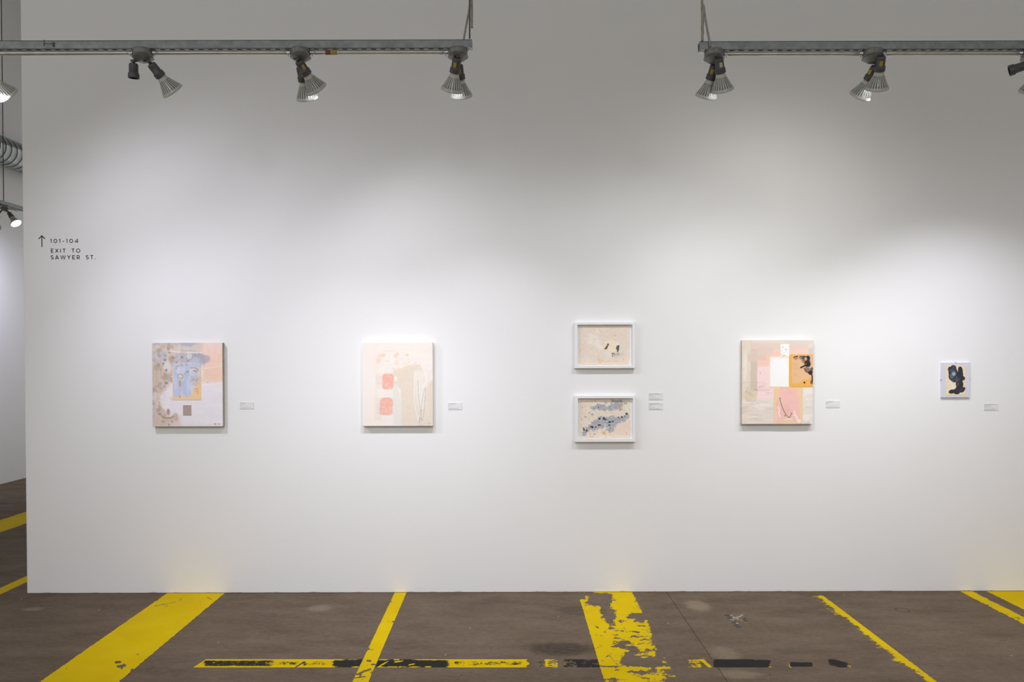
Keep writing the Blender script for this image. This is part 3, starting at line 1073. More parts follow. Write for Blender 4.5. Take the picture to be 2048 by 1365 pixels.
for p in [[(400, 440), (415, 408), (440, 410)], [(430, 560), (428, 520), (470, 512), (500, 540), (480, 570), (455, 560)], [(590, 428), (650, 432), (690, 455), (670, 478), (640, 470)], [(470, 380), (485, 400)], [(545, 370), (548, 395)], [(520, 515), (535, 480)]]:
    B.line(p, 12, (178, 156, 122), .62, 8, 22)
B.ell(457, 635, 19, 45, (182, 164, 130), .9, .2)
B.ell(560, 480, 14, 16, (160, 136, 104), .7)
B.ell(650, 470, 16, 12, (168, 146, 116), .7)
B.ell(452, 805, 8, 14, (170, 140, 100), .8)
B.line([(590, 600), (650, 560), (640, 480)], 7, (200, 190, 180), .5)
B.ell(640, 590, 60, 50, (204, 196, 196), .75, .4)
B.text(590, 722, 535, 668, 9, (140, 112, 96), .5, 3, .5)
B.text(640, 700, 690, 772, 5, (130, 100, 82), .55, 4, .5)
sub1('collage_page', 358, 371, 729, 851, B, label='ochre printed page half covered with pale blue paint')
B = Art(492, 601, 917, 1051, 50, 60, (171, 154, 147), 13)
B.put(.4 * sst(.45, .6, B.n(14, 1)), (156, 140, 134))
B.rect(492, 917, 601, 925, (140, 112, 92), .6, 3, 8)
B.rect(492, 917, 498, 1051, (190, 160, 120), .7, 2, 8)
B.rect(590, 917, 604, 1051, (190, 170, 140), .5, 3, 20)
sub1('collage_scrap', 492, 917, 601, 1051, B, label='small taupe cloth square')

# --- second canvas
A = Art(98, 1012, 100, 1188, 250, 298, (243, 234, 230), 21)
A.put(.5 * sst(.4, .7, A.n(200, 1)), (246, 229, 222))
A.put(.5 * sst(300, 100, A.x) * A.n(120, 2), (240, 236, 236))
A.poly([(500, 470), (560, 450), (650, 405), (760, 395), (850, 380), (870, 440), (940, 640), (1020, 580), (1020, 1200), (590, 1200), (605, 980), (590, 700), (500, 630)], (229, 215, 200), .95, 14, 24)
A.put(.35 * sst(.5, .7, A.n(80, 3, 3, .4)) * (A.x > 600) * (A.y > 450), (236, 222, 208))
A.poly([(770, 470), (930, 440), (945, 640), (920, 760), (890, 960), (820, 980), (790, 800)], (240, 231, 224), .85, 22, 30)
A.line([(782, 480), (770, 700), (775, 900), (815, 1110)], 8, (243, 236, 232), .8, 7, 10)
A.line([(905, 470), (930, 600), (870, 680)], 10, (246, 240, 236), .7, 8, 14)
A.line([(655, 600), (650, 700)], 5, (244, 226, 196), .7)
A.line([(930, 850), (950, 1060)], 6, (240, 232, 226), .7)
A.poly([(495, 640), (575, 640), (560, 700), (590, 860), (608, 960), (600, 1185), (470, 1185), (490, 800)], (229, 224, 220), .85, 14, 20)
A.poly([(505, 535), (545, 545), (550, 600), (505, 600)], (244, 238, 232), .9, 8, 10)
A.rect(400, 370, 495, 500, (238, 232, 228), .9, 12, 14)
A.rect(380, 712, 490, 815, (238, 232, 228), .9, 10, 14)
A.rect(250, 240, 300, 1110, (240, 224, 218), .35, 14)
A.rect(255, 820, 345, 1115, (236, 224, 218), .7, 5)
A.rect(268, 505, 360, 700, (238, 222, 214), .6, 6)
A.rect(430, 1050, 500, 1185, (240, 235, 232), .8, 8, 10)
for b in [(375, 262, 24, 20, .85), (340, 268, 40, 22, .7), (312, 330, 34, 40, .65), (555, 250, 22, 20, .9), (525, 275, 22, 18, .9), (540, 294, 22, 10, .7), (682, 265, 17, 17, .95), (648, 262, 9, 9, .6), (742, 145, 9, 9, .5), (424, 197, 7, 7, .5), (705, 357, 10, 11, .95), (790, 360, 14, 11, .9), (770, 378, 16, 9, .7),
          (579, 310, 6, 6, .8), (600, 313, 9, 9, .85), (694, 325, 7, 6, .85), (750, 328, 7, 7, .85), (590, 385, 6, 6, .8), (617, 376, 7, 7, .8), (665, 366, 5, 5, .9), (682, 363, 5, 5, .9), (545, 370, 22, 46, .6), (640, 380, 36, 22, .45), (810, 410, 40, 20, .35), (430, 342, 44, 12, .45), (465, 210, 100, 14, .35)]:
    A.ell(*b[:4], (243, 207, 184), b[4], .3, 0, 22)
A.line([(497, 435), (520, 455), (555, 460), (570, 425)], 15, (243, 208, 186), .85, 8, 12)
A.ell(600, 400, 60, 40, (247, 236, 228), .6, .5)
A.line([(520, 470), (600, 440), (660, 410)], 5, (232, 214, 190), .7)
for q in ((354, 504, 502, 708), (320, 816, 489, 1042)):
    cx, cy = (q[0] + q[2]) / 2, (q[1] + q[3]) / 2
    hx, hy = (q[2] - q[0]) / 2, (q[3] - q[1]) / 2
    xx = A.x + A.wx * 14 + (A.y - cy) * (.05 if cy < 700 else .06)
    yy = A.y + A.wy * 14
    d = (np.abs((xx - cx) / hx) ** 5 + np.abs((yy - cy) / hy) ** 5)
    st = sst(.70, .58, A.n(13, 31 + int(cy), o=2))
    A.put(sst(1.25, .8, d) * (.55 + .45 * st), (243, 178, 164))
A.text(275, 350, 525, 652, 9, (196, 190, 188), .5, 6, .5)
A.text(282, 345, 880, 1035, 11, (196, 190, 188), .5, 7, .5)
A.line([(818, 590), (822, 700), (832, 850), (852, 990), (860, 1100), (866, 1188)], 3.5, (138, 164, 184), .8)
A.line([(830, 1188), (843, 1080)], 6, (140, 166, 178), .85)
A.line([(843, 1080), (850, 1096)], 4, (140, 166, 178), .8)
A.line([(858, 1010), (864, 930), (880, 820), (898, 740), (918, 698), (912, 800), (900, 960), (885, 1095), (872, 1108), (858, 1060), (853, 990)], 3.5, (138, 164, 184), .8)
A.text(885, 990, 1142, 1165, 1, (180, 176, 172), .5, 9, .8)
A.ell(490, 1012, 5, 5, (150, 140, 140), .8)
A.ell(385, 898, 6, 5, (190, 130, 120), .8)
A.put(.25 * sst(.5, .7, A.n(40, 41, .4, 2.5)), (238, 226, 220))
A.c *= np.array((.945, .95, .935))
canvas('abstract_painting', (725.0, 685.4, 865.7, 852.8), DEP, A, M_SIDE2, 'pale cream canvas with two coral pink blocks and blue pencil loops')

# --- canvas on the right
A = Art(155, 1077, 100, 1195, 250, 298, (222, 211, 200), 31)
A.rect(155, 100, 275, 900, (219, 208, 190), .9, 12, 24)
A.put(.5 * sst(.5, .65, A.n(90, 1, 3, .6)) * (A.x < 280), (204, 190, 172))
A.ell(195, 440, 26, 190, (232, 224, 210), .7, .5, 0, 30)
A.rect(270, 140, 1020, 240, (221, 198, 186), .85, 20, 30)
A.rect(230, 290, 470, 372, (218, 192, 178), .9, 10, 20)
A.rect(350, 190, 560, 300, (219, 196, 184), .9, 14, 20)
A.rect(275, 215, 350, 300, (205, 186, 172), .6, 12, 10)
A.rect(700, 100, 1077, 150, (214, 205, 196), .8, 14, 10)
A.rect(1020, 205, 1077, 290, (206, 190, 180), .8, 8, 10)
A.rect(268, 370, 358, 770, (202, 186, 172), .92, 10, 14)
A.rect(355, 375, 520, 450, (247, 194, 178), .95, 8, 10)
A.rect(470, 300, 660, 385, (246, 192, 176), .95, 8, 12)
A.rect(550, 245, 660, 300, (248, 194, 180), .95, 8, 10)
A.poly([(765, 245), (900, 215), (1005, 205), (1008, 285), (765, 290)], (247, 196, 182), .9, 6, 10)
A.rect(355, 440, 580, 865, (240, 209, 208), .95, 10, 16)
A.rect(270, 770, 350, 830, (232, 206, 198), .7, 16, 14)
A.put(sst(850, 890, A.y + 20 * (A.n(80, 3) - .5)) * (A.x < 575) * .9, (219, 208, 198))
A.put(sst(850, 890, A.y) * .7 * sst(.5, .66, A.n(60, 4, .35, 2.4)), (206, 195, 184))
A.put(sst(850, 890, A.y) * .7 * sst(.55, .7, A.n(50, 5, .35, 2.4)), (232, 225, 217))
A.poly([(945, 712), (1077, 720), (1077, 1195), (945, 1195)], (221, 213, 206), .9, 5)
A.put((A.x > 945) * (A.y > 712) * .6 * sst(.5, .66, A.n(60, 14, .5, 1.6)), (232, 228, 224))
A.line([(955, 1000), (1000, 980), (1060, 985)], 4, (196, 184, 172), .6)
A.ell(265, 815, 85, 75, (215, 196, 172), .85, .25, 10, 40)
A.line([(190, 845), (230, 880), (280, 897), (330, 885), (342, 850)], 4, (190, 158, 120), .6, 3, 16)
A.ell(340, 745, 26, 14, (196, 170, 120), .5)
A.rect(155, 1090, 270, 1195, (228, 214, 198), .6, 30, 30)
for p in [[(160, 664), (210, 656), (400, 655), (455, 662), (474, 674), (380, 712), (430, 690), (440, 705), (370, 718), (475, 716)],
          [(265, 685), (205, 730), (262, 715), (200, 770), (270, 760), (200, 778), (280, 790), (230, 800), (285, 812), (265, 828), (320, 815)],
          [(300, 752), (400, 742), (555, 738)], [(340, 750), (510, 752), (440, 762), (330, 758)], [(470, 780), (500, 790), (490, 812), (455, 806)], [(470, 782), (556, 791)], [(275, 700), (300, 690), (390, 715)]]:
    A.line(p, 1.6, (140, 128, 130), .5, 2.2)
A.line([(393, 520), (394, 540)], 4, (130, 110, 110), .7)
A.text(175, 225, 1165, 1185, 1, (150, 136, 124), .4, 3, .8)
A.text(960, 1035, 1165, 1185, 1, (120, 110, 100), .7, 4, .8)
t4, sub4 = canvas('abstract_painting', (1483.8, 680.4, 1625.7, 848.8), DEP, A, M_SIDE4, 'pink and beige canvas collaged with a mustard panel of black ink')
B = Art(652, 768, 155, 318, 60, 84, (241, 238, 234), 33)
B.rect(652, 155, 658, 318, (236, 214, 176), .8, 2)
B.rect(652, 312, 768, 318, (236, 214, 176), .8, 2)
B.put(sst(.60, .68, B.n(12, 1, o=2)) * sst(60, 30, np.abs(B.x - 705)) * sst(180, 215, B.y) * .6, (170, 182, 214))
B.ell(688, 190, 7, 10, (196, 150, 130), .6)
B.ell(665, 280, 6, 10, (196, 160, 140), .6)
B.line([(675, 302), (725, 302)], 4, (180, 150, 110), .7)
sub4('collage_card', 652, 155, 768, 318, B, label='small white card with faint blue dots')
B = Art(514, 767, 318, 714, 120, 190, (242, 222, 192), 34)
st = B.n(26, 1) - .5
B.rect(524, 336, 758, 702, (243, 241, 238), 1, 5, 12)
B.put(sst(.66, .80, B.n(8, 2, o=2)) * .32, (214, 202, 190))
sub4('collage_card', 514, 318, 767, 714, B, label='larger white stippled card with cream edge')
B = Art(768, 1077, 287, 713, 130, 178, (228, 172, 84), 35)
B.put(.35 * sst(.45, .7, B.n(50, 1)), (216, 158, 66))
B.poly([(800, 320), (850, 312), (1085, 305), (1085, 600), (960, 620), (900, 660), (800, 665)], (222, 180, 142), .9, 12, 20)
B.put(sst(800, 830, B.x) * sst(620, 560, B.y) * .4 * sst(.5, .65, B.n(50, 2, .5, 2)), (206, 160, 126))
K = (28, 24, 24)
B.ell(858, 335, 24, 26, (120, 100, 90), .6, .3, 30)
B.line([(824, 332), (845, 318), (880, 312)], 8, K, .95)
B.ell(930, 335, 36, 24, (130, 108, 96), .8, .3, 20)
B.ell(985, 350, 55, 34, (60, 52, 50), .85, .3, 30)
B.ell(1018, 335, 20, 30, K, .95, .2, -20)
B.line([(905, 315), (1000, 318), (1035, 340)], 6, K, .9)
B.ell(960, 375, 34, 26, (120, 98, 88), .7, .4)
B.ell(1005, 408, 40, 42, K, .97, .2, 20)
B.line([(920, 460), (960, 440), (1000, 425)], 14, K, .95)
B.ell(920, 460, 8, 7, K, .9)
B.ell(980, 348, 16, 22, (222, 190, 160), .8, .4)
B.ell(985, 410, 10, 8, (180, 140, 120), .6, .4)
B.ell(1005, 490, 44, 36, (120, 98, 84), .85, .3, 30)
B.line([(960, 470), (990, 505), (1030, 540)], 6, K, .8)
B.ell(1060, 475, 22, 20, (70, 60, 56), .85, .3)
B.ell(1048, 525, 28, 30, K, .97, .2, 30)
B.line([(1050, 530), (1066, 570), (1070, 640)], 12, K, .95)
B.ell(1060, 652, 20, 24, (90, 74, 64), .9, .3)
B.ell(1072, 630, 14, 10, K, .9, .3)
B.ell(966, 654, 12, 12, K, .98, .15, 0, 6)
sub4('collage_panel', 768, 287, 1077, 713, B, M_INK, 'mustard panel with black ink blots')
B = Art(569, 943, 714, 1194, 150, 196, (228, 199, 156), 36)
B.poly([(625, 735), (880, 730), (860, 790), (900, 850), (905, 1080), (920, 1150), (600, 1165), (600, 900), (640, 820)], (233, 186, 178), .95, 20, 40)
B.put(.35 * sst(.5, .7, B.n(60, 1, .6, 1.6)) * sst(600, 640, B.x) * sst(900, 880, B.x), (226, 172, 164))
B.ell(600, 1090, 30, 60, (236, 196, 188), .7, .4)
B.line([(650, 858), (655, 895), (680, 975), (715, 1050), (760, 1106), (780, 1104), (800, 1052)], 9, (138, 130, 102), .92, 4)
for q in ((650, 862, 11, 12), (716, 1085, 12, 10), (800, 1054, 9, 10), (765, 1106, 14, 7)):
    B.ell(*q, (138, 130, 102), .9, .3, 0, 8)
for p in [[(630, 980), (645, 1020), (640, 1060), (652, 1100)], [(835, 1025), (850, 1080), (875, 1110)], [(840, 1085), (870, 1100), (880, 1135), (915, 1145)], [(870, 1165), (920, 1160)], [(720, 1140), (770, 1125), (800, 1130)], [(860, 1120), (900, 1175)]]:
    B.line(p, 10, (243, 226, 222), .75, 8, 24)
B.text(640, 930, 714, 730, 1, (140, 112, 92), .4, 6, .6)
B.text(700, 770, 930, 1060, 6, (206, 120, 96), .35, 8, .4)
B.line([(605, 915), (612, 930), (600, 945)], 5, (222, 130, 120), .6)
B.line([(585, 790), (600, 800)], 5, (214, 168, 140), .6)
sub4('collage_panel', 569, 714, 943, 1194, B, label='pink panel on ochre paper with a grey-green hook stroke')


# ------------------------------------------------------------------ white box frames with handmade paper
def box_frame(px, inner, paper, art, label):
    d = .034
    X0, X1, Z0, Z1 = rect_at(*px, d)
    I0, I1, J0, J1 = rect_at(*inner, d)
    t = thing('picture_frame', ((X0 + X1) / 2, 0, Z0), label, 'picture frame', 'white box frames hung as a pair')
    rec = .019
    # four mitred rails
    def rail(o0, o1, i0, i1):
        vs = []
        for y in (-d, -.0006):
            for p in (o0, o1, i1, i0):
                vs.append((p[0], y, p[1]))
        fs = [(0, 1, 2, 3), (7, 6, 5, 4), (0, 4, 5, 1), (1, 5, 6, 2), (2, 6, 7, 3), (3, 7, 4, 0)]
        MB().add(vs, fs).build('frame_rail', M_FRAME, t)
    rail((X0, Z1), (X1, Z1), (I0, J1), (I1, J1))
    rail((X1, Z0), (X0, Z0), (I1, J0), (I0, J0))
    rail((X0, Z0), (X0, Z1), (I0, J0), (I0, J1))
    rail((X1, Z1), (X1, Z0), (I1, J1), (I1, J0))
    yb = -d + rec + .004
    MB().box((I0, yb, J0), (I1, -.001, J1)).build('mount_board', M_MOUNT, t)
    P0, P1, Q0, Q1 = rect_at(*paper, d - rec)
    art.h = fbm(art.x, art.y, 26, art.seed, 4) + .35 * fbm(art.x, art.y, 9, art.seed + 4, 2)
    art_mesh('handmade_paper', art, P0, P1, Q0, Q1, yb, t, M_PAPER, thick=.0026, deckle=.0045, relief=.0012, gain=1.2, seed=art.seed)
    return t


Z = 10.5
A = Art(305, 1350, 222, 1045, 320, 252, (216, 203, 189), 41)
A.put(.45 * sst(.45, .7, A.n(160, 1)), (224, 208, 190))
A.put(.4 * sst(.52, .7, A.n(20, 2)), (202, 188, 172))
A.put(.35 * sst(.56, .7, A.n(24, 3)), (232, 222, 210))
for b in [(600, 470, 110, 70), (520, 560, 70, 50), (690, 640, 90, 50), (760, 690, 60, 60), (700, 560, 60, 40), (690, 340, 50, 36)]:
    A.ell(*b, (229, 223, 215), .55, .6, 20, 90)
A.poly([(822, 560), (980, 520), (1155, 610), (1130, 790), (980, 770), (815, 765)], (228, 213, 188), .9, 5, 10)
A.ell(830, 740, 26, 40, (230, 200, 150), .6, .5)
A.line([(960, 540), (1090, 590)], 16, (232, 206, 182), .6, 10)
A.poly([(905, 598), (940, 610), (928, 650), (905, 645), (895, 690), (868, 732), (830, 718), (850, 665), (885, 648), (880, 625)], (58, 56, 60), .95, 4, 10, tex=sst(.3, .42, A.n(26, 6)))
A.poly([(1120, 635), (1146, 645), (1135, 730), (1112, 785), (1085, 775), (1095, 740), (1072, 715), (1080, 660)], (72, 72, 80), .95, 4, 10)
A.ell(870, 820, 70, 40, (206, 216, 216), .6, .5, 20, 50)
A.poly([(840, 780), (960, 780), (965, 870), (900, 880)], (222, 214, 204), .7, 6, 10)
A.put(.22 * sst(.55, .72, A.n(9, 13, o=2)), (192, 178, 162))
m = ((A.x > 975) & (A.x < 1260) & (A.y > 795) & (A.y < 905))
A.put(m * .9 * sst(.44, .56, A.n(13, 7, 1.5, .8, 3) - (A.x - 975) / 1500 - .12 * (A.y > 870)) * sst(1300, 1050, A.x), (54, 52, 58))
for b in [(395, 620, 16, 12), (390, 690, 20, 12), (385, 718, 14, 8), (800, 965, 20, 14), (740, 980, 40, 40), (700, 950, 14, 20), (850, 990, 14, 12), (1040, 440, 26, 26), (905, 435, 10, 10), (1180, 435, 16, 10), (1230, 435, 10, 14), (990, 395, 10, 12), (1230, 930, 12, 20), (960, 455, 9, 8), (640, 505, 20, 8), (310, 750, 30, 24)]:
    A.ell(*b, (214, 172, 128), .5, .5, 0, 24)
A.put(sst(960, 1050, A.y + 60 * (A.n(70, 9) - .5)) * .4, (226, 200, 168))
box_frame((1149, 645.2, 1270.2, 736.7), (1155, 649.7, 1264.8, 731.7), (1159, 651.2, 1258.6, 729.5), A, 'white box frame above its twin, plain sandy handmade paper with two dark marks')

A = Art(318, 1366, 195, 1015, 320, 252, (217, 204, 188), 51)
A.put(.45 * sst(.45, .7, A.n(160, 1)), (225, 208, 192))
A.put(.5 * sst(.52, .68, A.n(22, 2)), (200, 186, 168))
A.put(.45 * sst(.55, .7, A.n(26, 3)), (235, 225, 210))
A.poly([(1040, 860), (1200, 680), (1366, 560), (1366, 1015), (980, 1015)], (224, 202, 184), .6, 40, 60)
S = (146, 152, 164)
tex = .45 + .6 * sst(.38, .52, A.n(17, 5))
A.put(.30 * sst(.54, .72, A.n(9, 12, o=2)), (190, 176, 158))
for q in [[(540, 370), (640, 330), (730, 290), (830, 310), (850, 350), (930, 330), (960, 260), (1080, 240), (1220, 250), (1230, 330), (1150, 410), (1000, 440), (850, 430), (780, 450), (660, 425), (560, 415)],
          [(640, 620), (700, 570), (860, 565), (1000, 575), (1090, 560), (1240, 560), (1330, 500), (1340, 570), (1250, 640), (1190, 690), (1100, 720), (1040, 790), (900, 780), (860, 740), (780, 830), (560, 850), (450, 930), (380, 985), (350, 960), (380, 830), (500, 790), (550, 680)],
          [(860, 800), (1020, 790), (1030, 860), (930, 900), (870, 850)]]:
    A.poly(q, S, .95, 12, 130, tex=tex)
    A.poly(q, (168, 172, 180), .55, 10, 160, tex=sst(.54, .64, A.n(15, 15, o=3)))
    A.poly(q, (116, 122, 136), .45, 20, 120, tex=sst(.56, .66, A.n(19, 16, o=3)))
A.put(.35 * sst(.55, .68, A.n(20, 8)) * (np.abs(A.c[..., 0] - 146) < 25), (190, 192, 196))
for b in [(430, 570, 24, 18), (570, 515, 26, 22), (350, 628, 14, 14), (370, 375, 12, 14), (510, 475, 14, 14), (1270, 280, 40, 26), (860, 275, 30, 14), (620, 940, 20, 14)]:
    A.ell(*b, (140, 148, 160), .75, .4, 0, 30)
A.poly([(975, 205), (1100, 225), (1200, 205), (1215, 260), (975, 262)], (150, 150, 150), .9, 5, 10)
for b in [(395, 830, 24, 22), (460, 853, 20, 24), (535, 793, 14, 16), (570, 783, 30, 22), (645, 790, 20, 13), (725, 742, 40, 18), (812, 603, 24, 34), (725, 617, 22, 16), (850, 627, 14, 16), (690, 373, 13, 12), (940, 680, 42, 20), (1005, 672, 20, 10), (938, 750, 16, 14), (1125, 578, 15, 16), (1197, 570, 22, 22), (1290, 502, 22, 26), (1258, 545, 22, 10), (940, 905, 10, 10), (795, 425, 8, 10)]:
    A.ell(*b, (104, 110, 124), .6, .6, -15, 40)
    A.ell(b[0], b[1], b[2] * .8, b[3] * .85, (26, 28, 40), .95, .35, -15, 44)
for b in [(1185, 380, 32, 50), (820, 910, 40, 36), (1300, 915, 16, 26), (560, 990, 50, 20), (510, 835, 14, 20), (785, 690, 12, 10), (1155, 850, 12, 10), (905, 620, 8, 12), (540, 955, 20, 40)]:
    A.ell(*b, (206, 170, 122), .75, .4, 0, 34)
A.ell(820, 908, 18, 16, (196, 164, 130), .7, .3)
A.ell(560, 960, 18, 16, (232, 226, 218), .9, .3)
box_frame((1149.7, 792.4, 1271, 884.3), (1155.9, 797.1, 1265.7, 878.6), (1160.3, 798.8, 1260.1, 876.6), A, 'white box frame below its twin, sandy paper with blue-grey clouds and black specks')

# ------------------------------------------------------------------ frameless clip frame
d = .016
X0, X1, Z0, Z1 = rect_at(1882.9, 725.2, 1940.6, 796, d)
t = thing('clip_frame', ((X0 + X1) / 2, 0, Z0), 'frameless clip frame with dark ink figure on cream page', 'picture frame')
MB().box((X0 + .001, -d + .003, Z0 + .001), (X1 - .001, -.0006, Z1 - .001), bevel=.001).build('backing_board', M_MATL, t)
q0, q1, r0, r1 = rect_at(1860 + 443 / 13.65, 710 + 285 / 13.65, 1860 + 983 / 13.65, 710 + 1102 / 13.65, d)
A = Art(443, 983, 285, 1102, 200, 300, (238, 222, 198), 61)
A.put(.6 * sst(150, 20, np.minimum.reduce([A.x - 443, 983 - A.x, A.y - 285, 1102 - A.y]) + 60 * A.n(80, 1)), (228, 202, 160))
ang = np.arctan2(A.y - 690, A.x - 690)
A.put(.30 * sst(.5, .7, fbm(ang * 60, np.hypot(A.x - 690, A.y - 690) * .05, 6, 3, 2)), (214, 190, 158))
for q in ((445, 430, 26, 8), (452, 695, 30, 10), (452, 963, 30, 10)):
    A.ell(*q, (240, 232, 224), .8, .3)
INK = (30, 29, 38)
BL = [(545, 400, 50, 72, 0), (640, 370, 82, 86, 0), (640, 460, 112, 110, 0), (560, 490, 55, 60, 0), (585, 610, 70, 100, -22), (835, 430, 64, 108, -8), (865, 530, 46, 80, 0), (750, 530, 80, 74, 0), (890, 645, 72, 64, 0), (740, 650, 120, 105, 0), (650, 712, 62, 42, 15), (800, 740, 95, 100, 0), (765, 810, 56, 50, 0), (860, 800, 55, 100, -10), (800, 900, 80, 80, 30), (735, 970, 96, 62, -35), (610, 1008, 95, 56, -12), (860, 960, 90, 74, -10), (740, 1038, 80, 44, 0), (930, 925, 42, 44, 30)]
for cx, cy, rx, ry, rt in BL:
    A.ell(cx, cy, rx, ry, INK, 1, .07, rt, 10)
for cx, cy, rx, ry, rt, cc, k in [(640, 350, 40, 34, 0, (92, 96, 112), .6), (650, 520, 60, 62, 0, (176, 200, 204), .85), (600, 440, 70, 50, 0, (76, 100, 116), .7), (690, 420, 40, 40, 0, (72, 76, 96), .6), (590, 595, 48, 70, -22, (96, 120, 126), .85), (640, 715, 22, 22, 0, (120, 144, 156), .8), (740, 700, 40, 60, 0, (84, 104, 120), .75), (740, 610, 16, 12, 0, (110, 170, 200), .8), (800, 660, 30, 30, 0, (72, 110, 136), .55),
                                  (770, 810, 36, 36, 0, (92, 100, 108), .7), (840, 970, 36, 40, 0, (64, 70, 74), .7), (880, 940, 30, 30, 0, (60, 74, 82), .6), (730, 1000, 60, 26, 0, (48, 48, 58), .6), (690, 640, 40, 50, 0, (60, 76, 88), .6), (850, 480, 24, 50, 0, (36, 52, 66), .6), (600, 1010, 50, 24, 0, (44, 42, 54), .5)]:
    A.ell(cx, cy, rx, ry, cc, k, .55, rt, 14)
art_mesh('ink_drawing', A, q0, q1, r0, r1, -d + .003, t, M_INK, thick=.0005, gain=1.18)
MB().box((X0, -d, Z0), (X1, -d + .002, Z1), bevel=.0004).build('glass_pane', M_PANE, t)
cx, cz = (X0 + X1) / 2, (Z0 + Z1) / 2
for (ax, az, dx, dz) in ((cx, Z1, 0, 1), (cx, Z0, 0, -1), (X0, cz + .001, -1, 0), (X1, cz + .004, 1, 0)):
    w_ = .0017
    mb = MB()
    if dz:
        lo, hi = sorted((az - dz * .0028, az + dz * .0012))
        mb.box((ax - w_, -d - .0012, lo), (ax + w_, -d - .0002, hi))
        lo, hi = sorted((az + dz * .0002, az + dz * .0012))
        mb.box((ax - w_, -d - .0012, lo), (ax + w_, -.003, hi))
    else:
        lo, hi = sorted((ax - dx * .0028, ax + dx * .0012))
        mb.box((lo, -d - .0012, az - w_), (hi, -d - .0002, az + w_))
        lo, hi = sorted((ax + dx * .0002, ax + dx * .0012))
        mb.box((lo, -d - .0012, az - w_), (hi, -.003, az + w_))
    mb.build('spring_clip', M_CLIP, t)

# ------------------------------------------------------------------ wall labels
CARDS = [((479.7, 804.7, 507, 818.4), [(.0, .36, .10, 1), (.0, .42, .22, 0), (.0, .12, .36, 0), (.0, .09, .47, 0), (.0, .75, .76, 0)], 'small white caption card beside the taupe and peach canvas'),
         ((896.2, 806, 923.6, 819.6), [(.0, .55, .08, 1), (.0, .40, .25, 0), (.0, .13, .36, 0), (.0, .08, .48, 0), (.0, .77, .78, 1)], 'small white caption card beside the canvas with coral pink blocks'),
         ((1297.7, 786.6, 1325.6, 800.3), [(.0, .75, .06, 1), (.0, .93, .2, 0), (.0, .30, .30, 0), (.0, .40, .50, 0), (.0, .77, .80, 1)], 'upper of two caption cards to the right of the framed pair'),
         ((1297.7, 806, 1325.6, 819.6), [(.0, .75, .05, 1), (.0, .93, .2, 0), (.0, .26, .32, 0), (.0, .13, .46, 0), (.0, .40, .62, 0), (.0, .77, .88, 1)], 'lower of two caption cards to the right of the framed pair'),
         ((1651.8, 802, 1679.8, 815.7), [(.0, .53, .08, 1), (.0, .40, .24, 0), (.0, .13, .36, 0), (.0, .08, .47, 0), (.0, .77, .76, 0)], 'small white caption card beside the canvas with the mustard panel'),
         ((1968, 807.8, 1996.5, 821.4), [(.0, .88, .06, 1), (.0, .50, .20, 0), (.0, .40, .34, 0), (.0, .47, .48, 0), (.0, .78, .78, 1)], 'small white caption card beside the frameless clip frame')]
for px, rows, lab in CARDS:
    X0, X1, Z0, Z1 = rect_at(*px, .003)
    t = thing('caption_card', ((X0 + X1) / 2, 0, Z0), lab, 'label card', 'caption cards beside the artworks')
    MB().box((X0, -.003, Z0), (X1, -.0004, Z1)).build('card', M_CARD, t)
    W_, H_ = X1 - X0, Z1 - Z0
    mb = MB()
    rr = random.Random(int(px[0]))
    for a, b, v, bold in rows:
        x = X0 + W_ * .02 + W_ * a
        xe = X0 + W_ * .02 + W_ * b
        hh = .0021 if bold else .0015
        z = Z1 - H_ * (v + .03)
        while x < xe - .001:                       # small printed words
            l = min(rr.uniform(.004, .011), xe - x)
            mb.box((x, -.0032, z - hh), (x + l, -.003, z), 1 if bold else 0)
            x += l + .0012
    mb.build('printed_text', [M_PRINT, M_PRINTD], t)


# ------------------------------------------------------------------ wayfinding lettering
def arc(cx, cy, rx, ry, a0, a1, n=14):
    return [(cx + rx * math.cos(math.radians(a0 + (a1 - a0) * k / n)), cy + ry * math.sin(math.radians(a0 + (a1 - a0) * k / n))) for k in range(n + 1)]


# geometric sans capitals as centre lines; cap height 1, second value is the width
GLYPH = {
    '1': (.30, [[(.0, .84), (.20, .95), (.20, .02)]]),
    '0': (.78, [arc(.39, .5, .36, .46, 90, 450, 28)]),
    '4': (.78, [[(.60, .02), (.60, .96), (.04, .24), (.76, .24)]]),
    '-': (.40, [[(.04, .42), (.38, .42)]]),
    'E': (.66, [[(.64, .94), (.08, .94), (.08, .06), (.66, .06)], [(.08, .5), (.58, .5)]]),
    'X': (.76, [[(.04, .98), (.72, .02)], [(.72, .98), (.04, .02)]]),
    'I': (.16, [[(.08, 1.0), (.08, .0)]]),
    'T': (.70, [[(.0, .94), (.70, .94)], [(.35, .94), (.35, .0)]]),
    'O': (.96, [arc(.48, .5, .43, .45, 90, 450, 30)]),
    'S': (.66, [arc(.34, .73, .25, .22, 28, 250, 14) + arc(.34, .28, .27, .23, 82, -150, 16)]),
    'A': (.84, [[(.04, .0), (.42, .98), (.80, .0)], [(.18, .28), (.66, .28)]]),
    'W': (1.20, [[(.04, 1.0), (.32, .06), (.60, .94), (.88, .06), (1.16, 1.0)]]),
    'Y': (.76, [[(.03, 1.0), (.38, .44), (.73, 1.0)], [(.38, .44), (.38, .0)]]),
    'R': (.70, [[(.08, .0), (.08, .94), (.36, .94)] + arc(.38, .66, .25, .28, 90, -90, 12) + [(.08, .38)], [(.38, .38), (.66, .0)]]),
    '.': (.16, [[(.08, .0), (.08, .16)]]),
}


